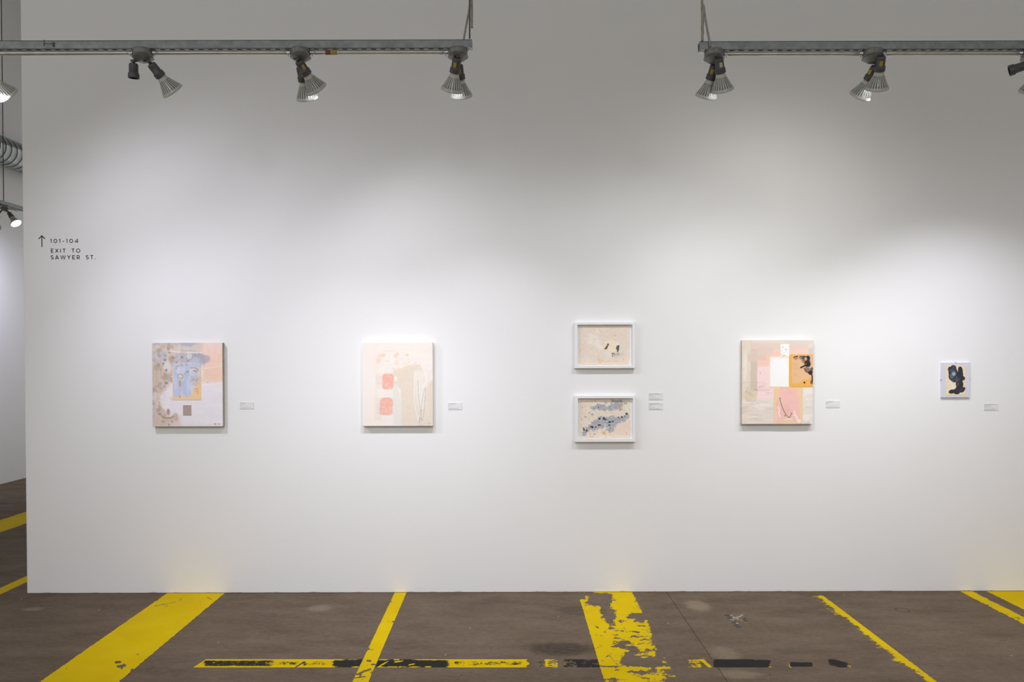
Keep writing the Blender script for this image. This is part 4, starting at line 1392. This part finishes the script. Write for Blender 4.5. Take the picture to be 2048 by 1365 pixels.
def ribbon(mb, pts, wd):
    """flat stroke of width wd along pts (x,z), laid .5 mm proud of the wall"""
    n = len(pts)
    closed = math.hypot(pts[0][0] - pts[-1][0], pts[0][1] - pts[-1][1]) < 1e-6
    L, Rr = [], []
    for i in range(n):
        if closed:
            a, b, c = pts[(i - 1) % (n - 1)], pts[i % (n - 1)], pts[(i + 1) % (n - 1)]
        else:
            a, b, c = pts[max(i - 1, 0)], pts[i], pts[min(i + 1, n - 1)]
        d1 = Vector((b[0] - a[0], b[1] - a[1]))
        d2 = Vector((c[0] - b[0], c[1] - b[1]))
        d1 = (d1 if d1.length > 0 else d2).normalized()
        d2 = (d2 if d2.length > 0 else d1).normalized()
        t = (d1 + d2)
        t = t.normalized() if t.length > 1e-6 else d1
        nrm = Vector((-t.y, t.x))
        m = wd / 2 / max(.42, abs(nrm.dot(Vector((-d1.y, d1.x)))))
        L.append((b[0] + nrm.x * m, b[1] + nrm.y * m))
        Rr.append((b[0] - nrm.x * m, b[1] - nrm.y * m))
    vs = [(p[0], -.0005, p[1]) for p in L] + [(p[0], -.0005, p[1]) for p in Rr] + [(p[0], -.0001, p[1]) for p in L] + [(p[0], -.0001, p[1]) for p in Rr]
    fs = []
    for i in range(n - 1):
        fs += [(i, i + 1, n + i + 1, n + i), (2 * n + i, 2 * n + i + 1, i + 1, i), (n + i, n + i + 1, 3 * n + i + 1, 3 * n + i)]
    fs += [(0, n, 3 * n, 2 * n), (n - 1, 3 * n - 1, 4 * n - 1, 2 * n - 1)]
    mb.add(vs, fs)


def text_mesh(body, x0, y0, x1, y1, parent, gap, space=.62):
    X0, X1, Z0, Z1 = rect_at(x0, y0, x1, y1, .0005)
    tot = sum(GLYPH[c][0] if c != ' ' else space for c in body) + gap * (len(body) - 1)
    sx, sz = (X1 - X0) / tot, (Z1 - Z0)
    x = 0.0
    for c in body:
        if c != ' ':
            mb = MB()
            for pl in GLYPH[c][1]:
                ribbon(mb, [(X0 + (x + p[0]) * sx, Z0 + p[1] * sz) for p in pl], .185 * sz)
            mb.build('letter', M_VINYL, parent)
        x += (GLYPH[c][0] if c != ' ' else space) + gap


p0 = aty(135, 519, 0)
ws = thing('wall_lettering', (p0.x, 0, p0.z), 'black vinyl direction sign lettered with an upward arrow, near the wall end', 'sign')
text_mesh('101-104', 100.8, 478.4, 156.3, 486.0, ws, .50)
text_mesh('EXIT TO', 101.6, 497.9, 160.2, 505.6, ws, .46)
text_mesh('SAWYER ST.', 101.5, 511.0, 191.4, 518.9, ws, .44)
mb = MB()


def stroke(mb, a, b, wpx):
    ax, ay = a
    bx, by = b
    L = math.hypot(bx - ax, by - ay)
    nx, ny = -(by - ay) / L * wpx / 2, (bx - ax) / L * wpx / 2
    P = [aty(x, y, -.0005) for x, y in ((ax + nx, ay + ny), (bx + nx, by + ny), (bx - nx, by - ny), (ax - nx, ay - ny))]
    vs = [tuple(p) for p in P] + [(p.x, -.0001, p.z) for p in P]
    mb.add(vs, [(0, 1, 2, 3), (0, 4, 5, 1), (1, 5, 6, 2), (2, 6, 7, 3), (3, 7, 4, 0)])


stroke(mb, (83.6, 472.2), (83.9, 494.2), 1.9)
stroke(mb, (84.1, 471.4), (77.3, 478.2), 1.9)
stroke(mb, (83.1, 471.4), (90.0, 478.2), 1.9)
mb.build('arrow', M_VINYL, ws)

# ------------------------------------------------------------------ lighting tracks (slotted channel + conduit)
TY = -1.305
HW = .0206


def channel_mesh(L, slot0):
    """channel along +X from 0 to L, bottom (slotted web) at z=0, open side up, height .0413"""
    mb = MB()
    t = .0026
    H = .0413
    mb.box((0, -HW, 0), (L, -HW + t, H))
    mb.box((0, HW - t, 0), (L, HW, H))
    for s in (-1, 1):
        a, b = sorted((s * HW, s * (HW - .0095)))
        mb.box((0, a, H - t), (L, b, H))
        a, b = sorted((s * (HW - .0095), s * (HW - .0095 + t)))
        mb.box((0, a, H - .009), (L, b, H - t))
    # web with oblong slots
    hx, hy = .0143, .0072
    P = .0508
    n = int((L - slot0) / P) + 1
    y0, y1 = -HW + t, HW - t
    x = 0.0
    for k in range(n):
        cx = slot0 + P * k
        if cx - hx < .004 or cx + hx > L - .004:
            continue
        xs_, xe = max(x, 0), cx - hx
        mb.box((xs_, y0, 0), (xe, y1, t))
        mb.box((cx - hx, y0, 0), (cx + hx, -hy, t))
        mb.box((cx - hx, hy, 0), (cx + hx, y1, t))
        r_ = hy * .8
        for sx in (-1, 1):                      # rounded slot ends
            for sy in (-1, 1):
                ex, ey = cx + sx * hx, sy * hy
                vs = [(ex, ey, 0), (ex - sx * r_, ey, 0), (ex - sx * r_ * .3, ey - sy * r_ * .3, 0), (ex, ey - sy * r_, 0)]
                vs += [(p[0], p[1], t) for p in vs]
                mb.add(vs, [(0, 1, 2, 3), (4, 5, 6, 7), (1, 5, 6, 2), (2, 6, 7, 3)])
        x = cx + hx
    mb.box((x, y0, 0), (L, y1, t))
    return mb


def track(label, loc, L, slot0, conduit, rods, rotz=0.0, rodmat=None, rise=0.0, spring=None, tape=None, nut=None):
    """loc: lower face of the web at the start of the channel, channel runs along local +X"""
    t = thing('lighting_track', loc, label, 'track', 'slotted steel lighting tracks', rotz)
    channel_mesh(L, slot0).build('strut_channel', M_GALV, t, local=True)
    for a, b in conduit:
        pts = [(a + (b - a) * k / 12, 0.0, -.0175 + .00015 * math.sin(k * 1.7)) for k in range(13)]
        MB().tube(pts, .0112, 16).build('conduit', M_EMT, t, local=True)
        for e, s in ((a, 1), (b, -1)):
            mb = MB().lathe([(.0128, 0), (.0138, .001), (.0138, .006), (.0125, .007), (.0125, .019), (.0118, .02)], 16, origin=(e, 0, -.0175), axis=(s, 0, 0))
            mb.lathe([(.0022, 0), (.0022, .008), (.0036, .0085), (.0036, .011)], 10, origin=(e + s * .012, -.004, -.029), axis=(0, 0, -1))
            mb.build('conduit_connector', M_ZINC, t, local=True)
    for xr in rods:
        top = ZC - loc[2]
        rm = MB().tube([(xr, 0, -.012 if nut is None else .004), (xr + rise * .5, 0, top * .5), (xr + rise, 0, top)], .0046, 8)
        rm.build('hanger_rod', rodmat or M_ROD, t, local=True)
        if nut is None:
            MB().box((xr - .0115, -.0185, -.0042), (xr + .0115, .0185, -.0004), bevel=.0006).build('square_washer', M_ZINC, t, local=True)
        for zn in ((-.0125, .0418) if nut is None else (nut,)):
            MB().lathe([(.0088, 0), (.0088, .008)], 6, origin=(xr, 0, zn), smooth=False).build('rod_nut', M_ZINC, t, local=True)
    if spring:
        mb = MB().box((spring, -HW - .0012, .012), (spring + .006, -HW, .044))
        mb.tube([(spring + .004, -HW - .002, .026), (spring + .05, -HW - .002, .023)], .0011, 6)
        mb.box((spring + .048, -HW - .006, .008), (spring + .057, -HW, .031), bevel=.001)
        mb.build('cable_clip', M_HOLD, t, local=True)
    if tape:
        mb = MB()
        a, b = tape
        for (u0, u1, mi) in ((0, .42, 0), (.42, 1, 1)):
            mb.lathe([(.0118, 0), (.0118, (b - a) * (u1 - u0))], 16, origin=(a + (b - a) * u0, 0, -.0175), axis=(1, 0, 0), mi=mi)
        mb.build('cable_tag', [M_STKW, M_STK], t, local=True).data.materials[0] = M_STKR
    return t


# left and right track, with the boxes' positions
def zbot(px, py):
    return aty(px, py, TY - HW).z


ZL = zbot(600, 95.6)
ZR = zbot(1745, 97.6)


def bx(px):
    return aty(px, 105, TY).x


boxesL = [-32, 286, 601, 916]
boxesR = [1428, 1745, 2064]
xl0 = bx(-190)
xl1 = bx(944.5)
xr0 = bx(1397.5)
xr1 = bx(2230)
RB = .052


def conduits(boxes, x0, first=None, last=None):
    xs_ = [bx(b) for b in boxes]
    out = []
    if first is not None:
        out.append((first - x0, xs_[0] - RB - x0))
    for a, b in zip(xs_[:-1], xs_[1:]):
        out.append((a + RB - x0, b - RB - x0))
    if last is not None:
        out.append((xs_[-1] + RB - x0, last - x0))
    return out


def slot_phase(px_slot, x0):
    return (aty(px_slot, 99, TY).x - x0) % .0508


track('long slotted steel lighting track hung over the left half of the wall', (xl0, TY, ZL), xl1 - xl0, slot_phase(632.3, xl0),
      conduits(boxesL, xl0, first=xl0 + .02), [bx(939.5) - xl0, bx(-150) - xl0], spring=bx(92) - xl0, tape=(bx(651.5) - xl0, bx(674.5) - xl0))
track('slotted steel lighting track hung over the right half of the wall', (xr0, TY, ZR), xr1 - xr0, slot_phase(1770, xr0),
      conduits(boxesR, xr0, last=xr1 - .02), [bx(1404) - xr0, bx(2200) - xr0], rise=.0)


# ------------------------------------------------------------------ armoured cables
def armoured(pts, label):
    P = [Vector(p) for p in pts]
    o = P[0].copy()
    # catmull-rom through the points
    dense = []
    for i in range(len(P) - 1):
        p0_, p1_, p2_, p3_ = P[max(i - 1, 0)], P[i], P[i + 1], P[min(i + 2, len(P) - 1)]
        L = (p2_ - p1_).length
        k = max(4, int(L / .0026))
        for j in range(k):
            u = j / k
            if i == len(P) - 2:
                dense.append(p1_.lerp(p2_, u))
                continue
            dense.append(.5 * ((2 * p1_) + (p2_ - p0_) * u + (2 * p0_ - 5 * p1_ + 4 * p2_ - p3_) * u * u + (3 * p1_ - p0_ - 3 * p2_ + p3_) * u ** 3))
    dense.append(P[-1])
    rad = [.0062 if (i // 2) % 2 else .0049 for i in range(len(dense))]
    ob = MB().tube([p - o for p in dense], rad, 10).build('armoured_cable', M_ARM)
    ob.location = o
    return tag(ob, label, 'cable', 'armoured feed cables')


yb = TY + HW + .009
armoured([aty(924.5, 92, yb), aty(927.5, 78, yb), aty(933.5, 45, yb), aty(938, 20, yb), aty(941, 0, yb), aty(943, -20, yb), aty(943.5, -40, yb), Vector((aty(943, 0, yb).x, yb, ZC))], 'ribbed metal cable twisting up behind the rod of the left track')
yb = TY - .0295
armoured([aty(1420.5, 94, yb), aty(1418, 78, yb), aty(1412, 45, yb), aty(1407, 10, yb), aty(1404, -20, yb + .01), Vector((aty(1403, 0, yb).x, yb + .015, ZC))], 'ribbed metal cable rising from the end of the right track')


# ------------------------------------------------------------------ twin spotlight fixtures
def holder_mesh():
    prof = [(.010, 0), (.019, .001), (.0225, .006), (.0232, .012), (.0236, .050), (.0275, .052), (.0282, .056), (.0284, .071), (.0292, .074), (.0286, .076), (.0252, .076), (.0246, .060), (.018, .050), (.0001, .050)]
    return MB().lathe(prof, 32, mats=[0] * 10 + [1] * 3, caps=False).mesh('lamp_holder', [M_HOLD, M_DARK])


def bulb_mesh():
    """PAR reflector: collar, ribbed flaring glass with dark slots, rim; along +Z from the holder's back"""
    n = 24
    mb = MB()
    mb.lathe([(.0215, .058), (.0222, .078), (.0258, .089), (.0275, .096)], 40, caps=False)
    st = [(.0275, .096), (.0345, .112), (.0420, .128), (.0500, .144), (.0550, .1535)]
    for k in range(n):
        a0 = 2 * math.pi * k / n
        da = 2 * math.pi / n
        # ridge (proud, pale) and slot (sunk, dark)
        for (u0, u1, dr, mi) in ((0, .56, 0.0, 1), (.56, 1.0, -.0028, 2)):
            vs = []
            for i, (r, z) in enumerate(st):
                sunk = dr if 0 < i < len(st) - 1 else 0
                for u in (u0, (u0 + u1) / 2, u1):
                    a = a0 + da * u
                    rr = r + sunk
                    vs.append((rr * math.cos(a), rr * math.sin(a), z))
            fs = []
            for i in range(len(st) - 1):
                for j in range(2):
                    q = i * 3 + j
                    fs.append((q, q + 1, q + 4, q + 3))
            mb.add(vs, fs, mi if mi == 1 else 2)
        # ridge flanks
        for u in (0.0, .56):
            a = a0 + da * u
            vs = []
            for i, (r, z) in enumerate(st):
                for rr in (r, r - (.0028 if 0 < i < len(st) - 1 else 0)):
                    vs.append((rr * math.cos(a), rr * math.sin(a), z))
            fs = [(2 * i, 2 * i + 1, 2 * i + 3, 2 * i + 2) for i in range(len(st) - 1)]
            mb.add(vs, fs, 1)
    mb.lathe([(.0550, .1535), (.0592, .1620), (.0604, .1660), (.0603, .1690), (.0592, .1700), (.0565, .1697), (.0550, .1640)], 48, caps=False, mi=1)
    return mb.mesh('bulb', [M_COLLAR, M_GLASSB, M_SLOT])


def lens_mesh():
    pr = [(.0553, .1640), (.045, .1660), (.030, .1676), (.015, .1684), (.0002, .1686)]
    return MB().lathe(pr, 48, caps=False).mesh('bulb_lens', M_LENS)


def sticker_mesh(mat):
    mb = MB()
    n = 6
    a0, a1 = math.radians(-24), math.radians(24)
    for j in range(n):
        vs = []
        for k in (j, j + 1):
            a = a0 + (a1 - a0) * k / n
            for z in (.020, .045):
                for r in (.0243, .0238):
                    vs.append((r * math.cos(a), r * math.sin(a), z))
        mi = 1 if j == 0 else 0
        mb.add(vs, [(0, 4, 6, 2), (0, 1, 5, 4), (2, 6, 7, 3)], mi)
    return mb.mesh('warning_sticker', [mat, M_DARK])


HM, BM, LM = holder_mesh(), bulb_mesh(), lens_mesh()
SM = {'y': sticker_mesh(M_STK), 'w': sticker_mesh(M_STKW)}
RIM = .168


def fixture(pxc, zb, label, lamps, center=None, power=1.0):
    """zb: underside of the channel.  lamps: dicts (lens px or tip px, axis, y offset of the holder's back, bulb, sticker, colour, power)"""
    c = center if center is not None else Vector((bx(pxc), TY, zb))
    t = thing('twin_spotlight', (c.x, c.y, c.z - .045), label, 'spotlight', 'twin spotlights on the lighting tracks')
    loc = wloc(t)
    mb = MB().lathe([(.047, -.0385), (.0505, -.0375), (.0505, -.002), (.049, -.0003)], 40, origin=c)
    mb.lathe([(.011, 0), (.0105, .0006)], 20, origin=(c.x - .004, c.y - .0503, c.z - .018), axis=(0, -1, 0))
    mb.build('junction_box', M_BOX, t)
    MB().lathe([(.051, -.0410), (.051, -.0386)], 40, origin=c).build('gasket', M_DARK, t)
    mb = MB().lathe([(.020, -.0665), (.030, -.062), (.049, -.0465), (.054, -.0445), (.055, -.0425), (.054, -.0411)], 40, origin=c)
    mb.build('cover_plate', M_BOX, t)
    for L in lamps:
        ax = Vector(L['axis']).normalized()
        if 'beam' in L:
            ax = (ax * .85 + Vector(L['beam']).normalized() * .15).normalized()
        yb_ = c.y + L.get('yo', 0.0)
        if 'lens' in L:
            yl = yb_ + ax.y * RIM
            back = aty(L['lens'][0], L['lens'][1], yl) - ax * RIM
        elif 'pos' in L:
            back = Vector(L['pos'])
        else:
            yl = yb_ + ax.y * .076
            back = aty(L['tip'][0], L['tip'][1], yl) - ax * .076
        # swivel arm from the cover to the holder
        root = Vector((c.x + (back.x - c.x) * .35, c.y + (back.y - c.y) * .45, c.z - .060))
        mid = back - ax * .016
        kn = MB().tube([root + Vector((0, 0, .004)), root.lerp(mid, .55), mid, back + ax * .002], [.0085, .0078, .0082, .0095], 12)
        kn.lathe([(.0001, -.010), (.007, -.0075), (.0098, 0), (.007, .0075), (.0001, .010)], 14, origin=root.lerp(mid, .75), axis=(1, 0, 0), caps=False)
        kn.lathe([(.0035, 0), (.0035, .018), (.0055, .0182), (.0055, .022)], 8, origin=root.lerp(mid, .75), axis=(-1, -.3, -.2))
        kn.build('swivel_arm', M_HOLD, t)
        q = ax.to_track_quat('Z', 'Y')
        # turn the holder so that its local +X faces the viewer's side (-Y)
        lx = q.inverted() @ Vector((0.15, -1, 0))
        q = q @ Quaternion((0, 0, 1), math.atan2(lx.y, lx.x))
        h = link('lamp_holder', HM, t)
        h.location = back - loc
        h.rotation_mode = 'QUATERNION'
        h.rotation_quaternion = q
        if L.get('sticker'):
            s_ = link('warning_sticker', SM[L['sticker']], h)
            s_.rotation_euler = (0, 0, math.radians(L.get('st', 0)))
        if L.get('bulb', True):
            link('bulb', BM, h)
            if L.get('lit', True):
                link('bulb_lens', LM, h)
            else:
                link('bulb_lens', LM, h)
            ld = bpy.data.lights.new('bulb_beam', 'SPOT')
            ld.energy = SPOT_W * L.get('p', 1.0) * power
            ld.color = L.get('col', (1, 1, 1))
            ld.spot_size = math.radians(L.get('ang', 90))
            ld.spot_blend = 1.0
            ld.shadow_soft_size = .03
            lo = bpy.data.objects.new('bulb_beam', ld)
            COL.objects.link(lo)
            lo.parent = h
            lo.location = (0, 0, .205)
            bm = Vector(L.get('beam', L['axis'])).normalized()
            lo.rotation_mode = 'QUATERNION'
            lo.rotation_quaternion = (q.inverted() @ bm).to_track_quat('-Z', 'Y')
    return t


LILAC = (0.865, 0.855, 1.0)
COOL = (0.93, 0.945, 1.0)
MIDC = (0.91, 0.91, 1.0)
NEUT = (0.95, 0.965, 1.0)
WARM = (1.0, 0.985, 0.955)
FR, BK = -.045, .028
fixture(-32, ZL, 'twin spotlight cut by the left edge of the photograph, one bulb in view', [
    dict(lens=(17, 191), beam=(0.401, 0.588, -0.703), ang=148.0, p=0.68, axis=(.33, .75, -.58), yo=BK, col=LILAC),
    dict(lens=(-26, 176), beam=(0.418, 0.333, -0.845), ang=101.0, p=2.15, axis=(.52, .52, -.60), yo=FR, col=LILAC)])
fixture(286, ZL, 'spotlight with one empty socket pointing down and one bulb, left track', [
    dict(tip=(267.5, 156.5), axis=(-.04, .10, -1), yo=-.01, bulb=False),
    dict(lens=(346, 183), beam=(0.459, 0.53, -0.713), ang=126.0, p=0.32, axis=(.444, .595, -.67), yo=-.01, col=LILAC)])
fixture(601, ZL, 'twin spotlight in the middle of the left track, both bulbs angled right', [
    dict(lens=(633, 179), beam=(0.35, 0.545, -0.762), ang=110.0, p=0.84, axis=(.41, .63, -.66), yo=FR, sticker='y', st=-10, col=COOL),
    dict(lens=(615, 196.5), beam=(0.065, 0.281, -0.957), ang=84.0, p=1.28, axis=(.08, .63, -.77), yo=BK, col=COOL)])
fixture(916, ZL, 'twin spotlight at the right end of the left track', [
    dict(lens=(904, 180.6), beam=(-0.186, 0.251, -0.95), ang=68.0, p=1.28, axis=(-.20, .57, -.80), yo=FR, sticker='y', st=12, col=MIDC),
    dict(lens=(922.6, 192.5), beam=(0.059, 0.299, -0.952), ang=92.0, p=1.41, axis=(.04, .62, -.78), yo=BK, sticker='y', st=0, col=MIDC)])
fixture(1428, ZR, 'twin spotlight at the left end of the right track, bulbs splayed apart', [
    dict(lens=(1444.7, 181), beam=(0.251, 0.22, -0.943), ang=123.0, p=1.45, axis=(.24, .51, -.83), yo=FR, sticker='w', st=4, col=NEUT),
    dict(lens=(1412.4, 193.3), beam=(-0.136, 0.479, -0.868), ang=124.0, p=0.42, axis=(-.13, .56, -.82), yo=BK, sticker='y', st=26, col=NEUT)])
fixture(1745, ZR, 'twin spotlight in the middle of the right track', [
    dict(lens=(1753.4, 177.5), beam=(0.094, 0.232, -0.968), ang=97.0, p=1.36, axis=(.11, .59, -.80), yo=FR, sticker='y', st=22, col=WARM),
    dict(lens=(1720.5, 192), beam=(-0.118, 0.68, -0.724), ang=160.0, p=0.5, axis=(-.20, .66, -.72), yo=BK, sticker='y', st=60, col=WARM)])
fixture(2064, ZR, 'spotlight cut by the right edge, empty socket turned left', [
    dict(tip=(2018.5, 142), axis=(-.88, .42, -.24), yo=-.03, bulb=False),
    dict(lens=(2061, 184), beam=(0.123, 0.266, -0.956), ang=110.0, p=2.6, axis=(.05, .62, -.78), yo=BK, col=(.90, .895, 1.0))])

# ------------------------------------------------------------------ passage at the left: track, spotlight, duct
XT = -5.72
pa, pb = atx(0, 408.5, XT), atx(44, 421.5, XT)
zt = (pa.z + pb.z) / 2
y0_ = pa.y - 2.6
LT = YF - .3 - y0_
fb = atx(8.5, 414, XT)
rod = atx(7.3, 402, XT)

track('slotted steel lighting track along the passage at far left', (XT, y0_, zt), LT, .02, [(fb.y + RB - y0_, LT - .05), (.02, fb.y - RB - y0_)], [rod.y - y0_, LT - .2], nut=.0415, rotz=math.pi / 2, rodmat=M_RODD)
ax = Vector((.64, -.21, -.79)).normalized()
lensP = atx(32.5, 447.5, XT + .16)
bk = lensP - ax * RIM
ax2 = Vector((-.50, .50, -.72)).normalized()
fixture(0, 0, 'small distant spotlight shining towards the viewer in the passage', [
    dict(pos=bk, axis=tuple(ax), col=MIDC, p=.6),
    dict(pos=Vector((XT - .06, fb.y - .02, zt - .12)), axis=tuple(ax2), col=(.78, .79, 1.0), ang=125, p=3.3)], center=Vector((XT, fb.y, zt)))

XD = -6.36
pc = atx(0, 300.5, XD)
ang_px = 57.0
RD = ang_px / 2 * (pc - CAM).dot(Vector((0, 1, 0))) / FPX * .985
dlab = thing('spiral_duct', (XD, -2.2, pc.z), 'round galvanised spiral air duct along the passage wall', 'duct')
dlen = YF - .2 + 2.2
MB().lathe([(RD, 0), (RD, dlen)], 64, axis=(0, 1, 0)).build('duct_shell', M_DUCT, dlab, local=True)


def seam_mesh():
    mb = MB()
    n, m_ = 48, 6
    vs, fs = [], []
    for i in range(n):
        a = 2 * math.pi * i / n
        for j in range(m_):
            b = 2 * math.pi * j / m_
            rr = RD + .0022 * math.cos(b)
            vs.append((rr * math.cos(a), .0032 * math.sin(b) + .03 * math.cos(a), rr * math.sin(a)))
    for i in range(n):
        for j in range(m_):
            i2, j2 = (i + 1) % n, (j + 1) % m_
            fs.append((i * m_ + j, i2 * m_ + j, i2 * m_ + j2, i * m_ + j2))
    return MB().add(vs, fs, 0, True).mesh('seam', M_SEAM)


sm = seam_mesh()
k = 0
while .05 + .112 * k < dlen - .05:
    o = link('seam', sm, dlab, Vector((0, .05 + .112 * k, 0)))
    k += 1
mb = MB()
for yy in (.4, dlen - .4):
    mb.box((-.004, yy - .012, RD - .004), (.004, yy + .012, ZC - pc.z))
    mb.lathe([(RD + .003, 0), (RD + .003, .03)], 48, origin=(0, yy - .015, 0), axis=(0, 1, 0), caps=False)
mb.build('hanger_strap', M_GALV, dlab, local=True)
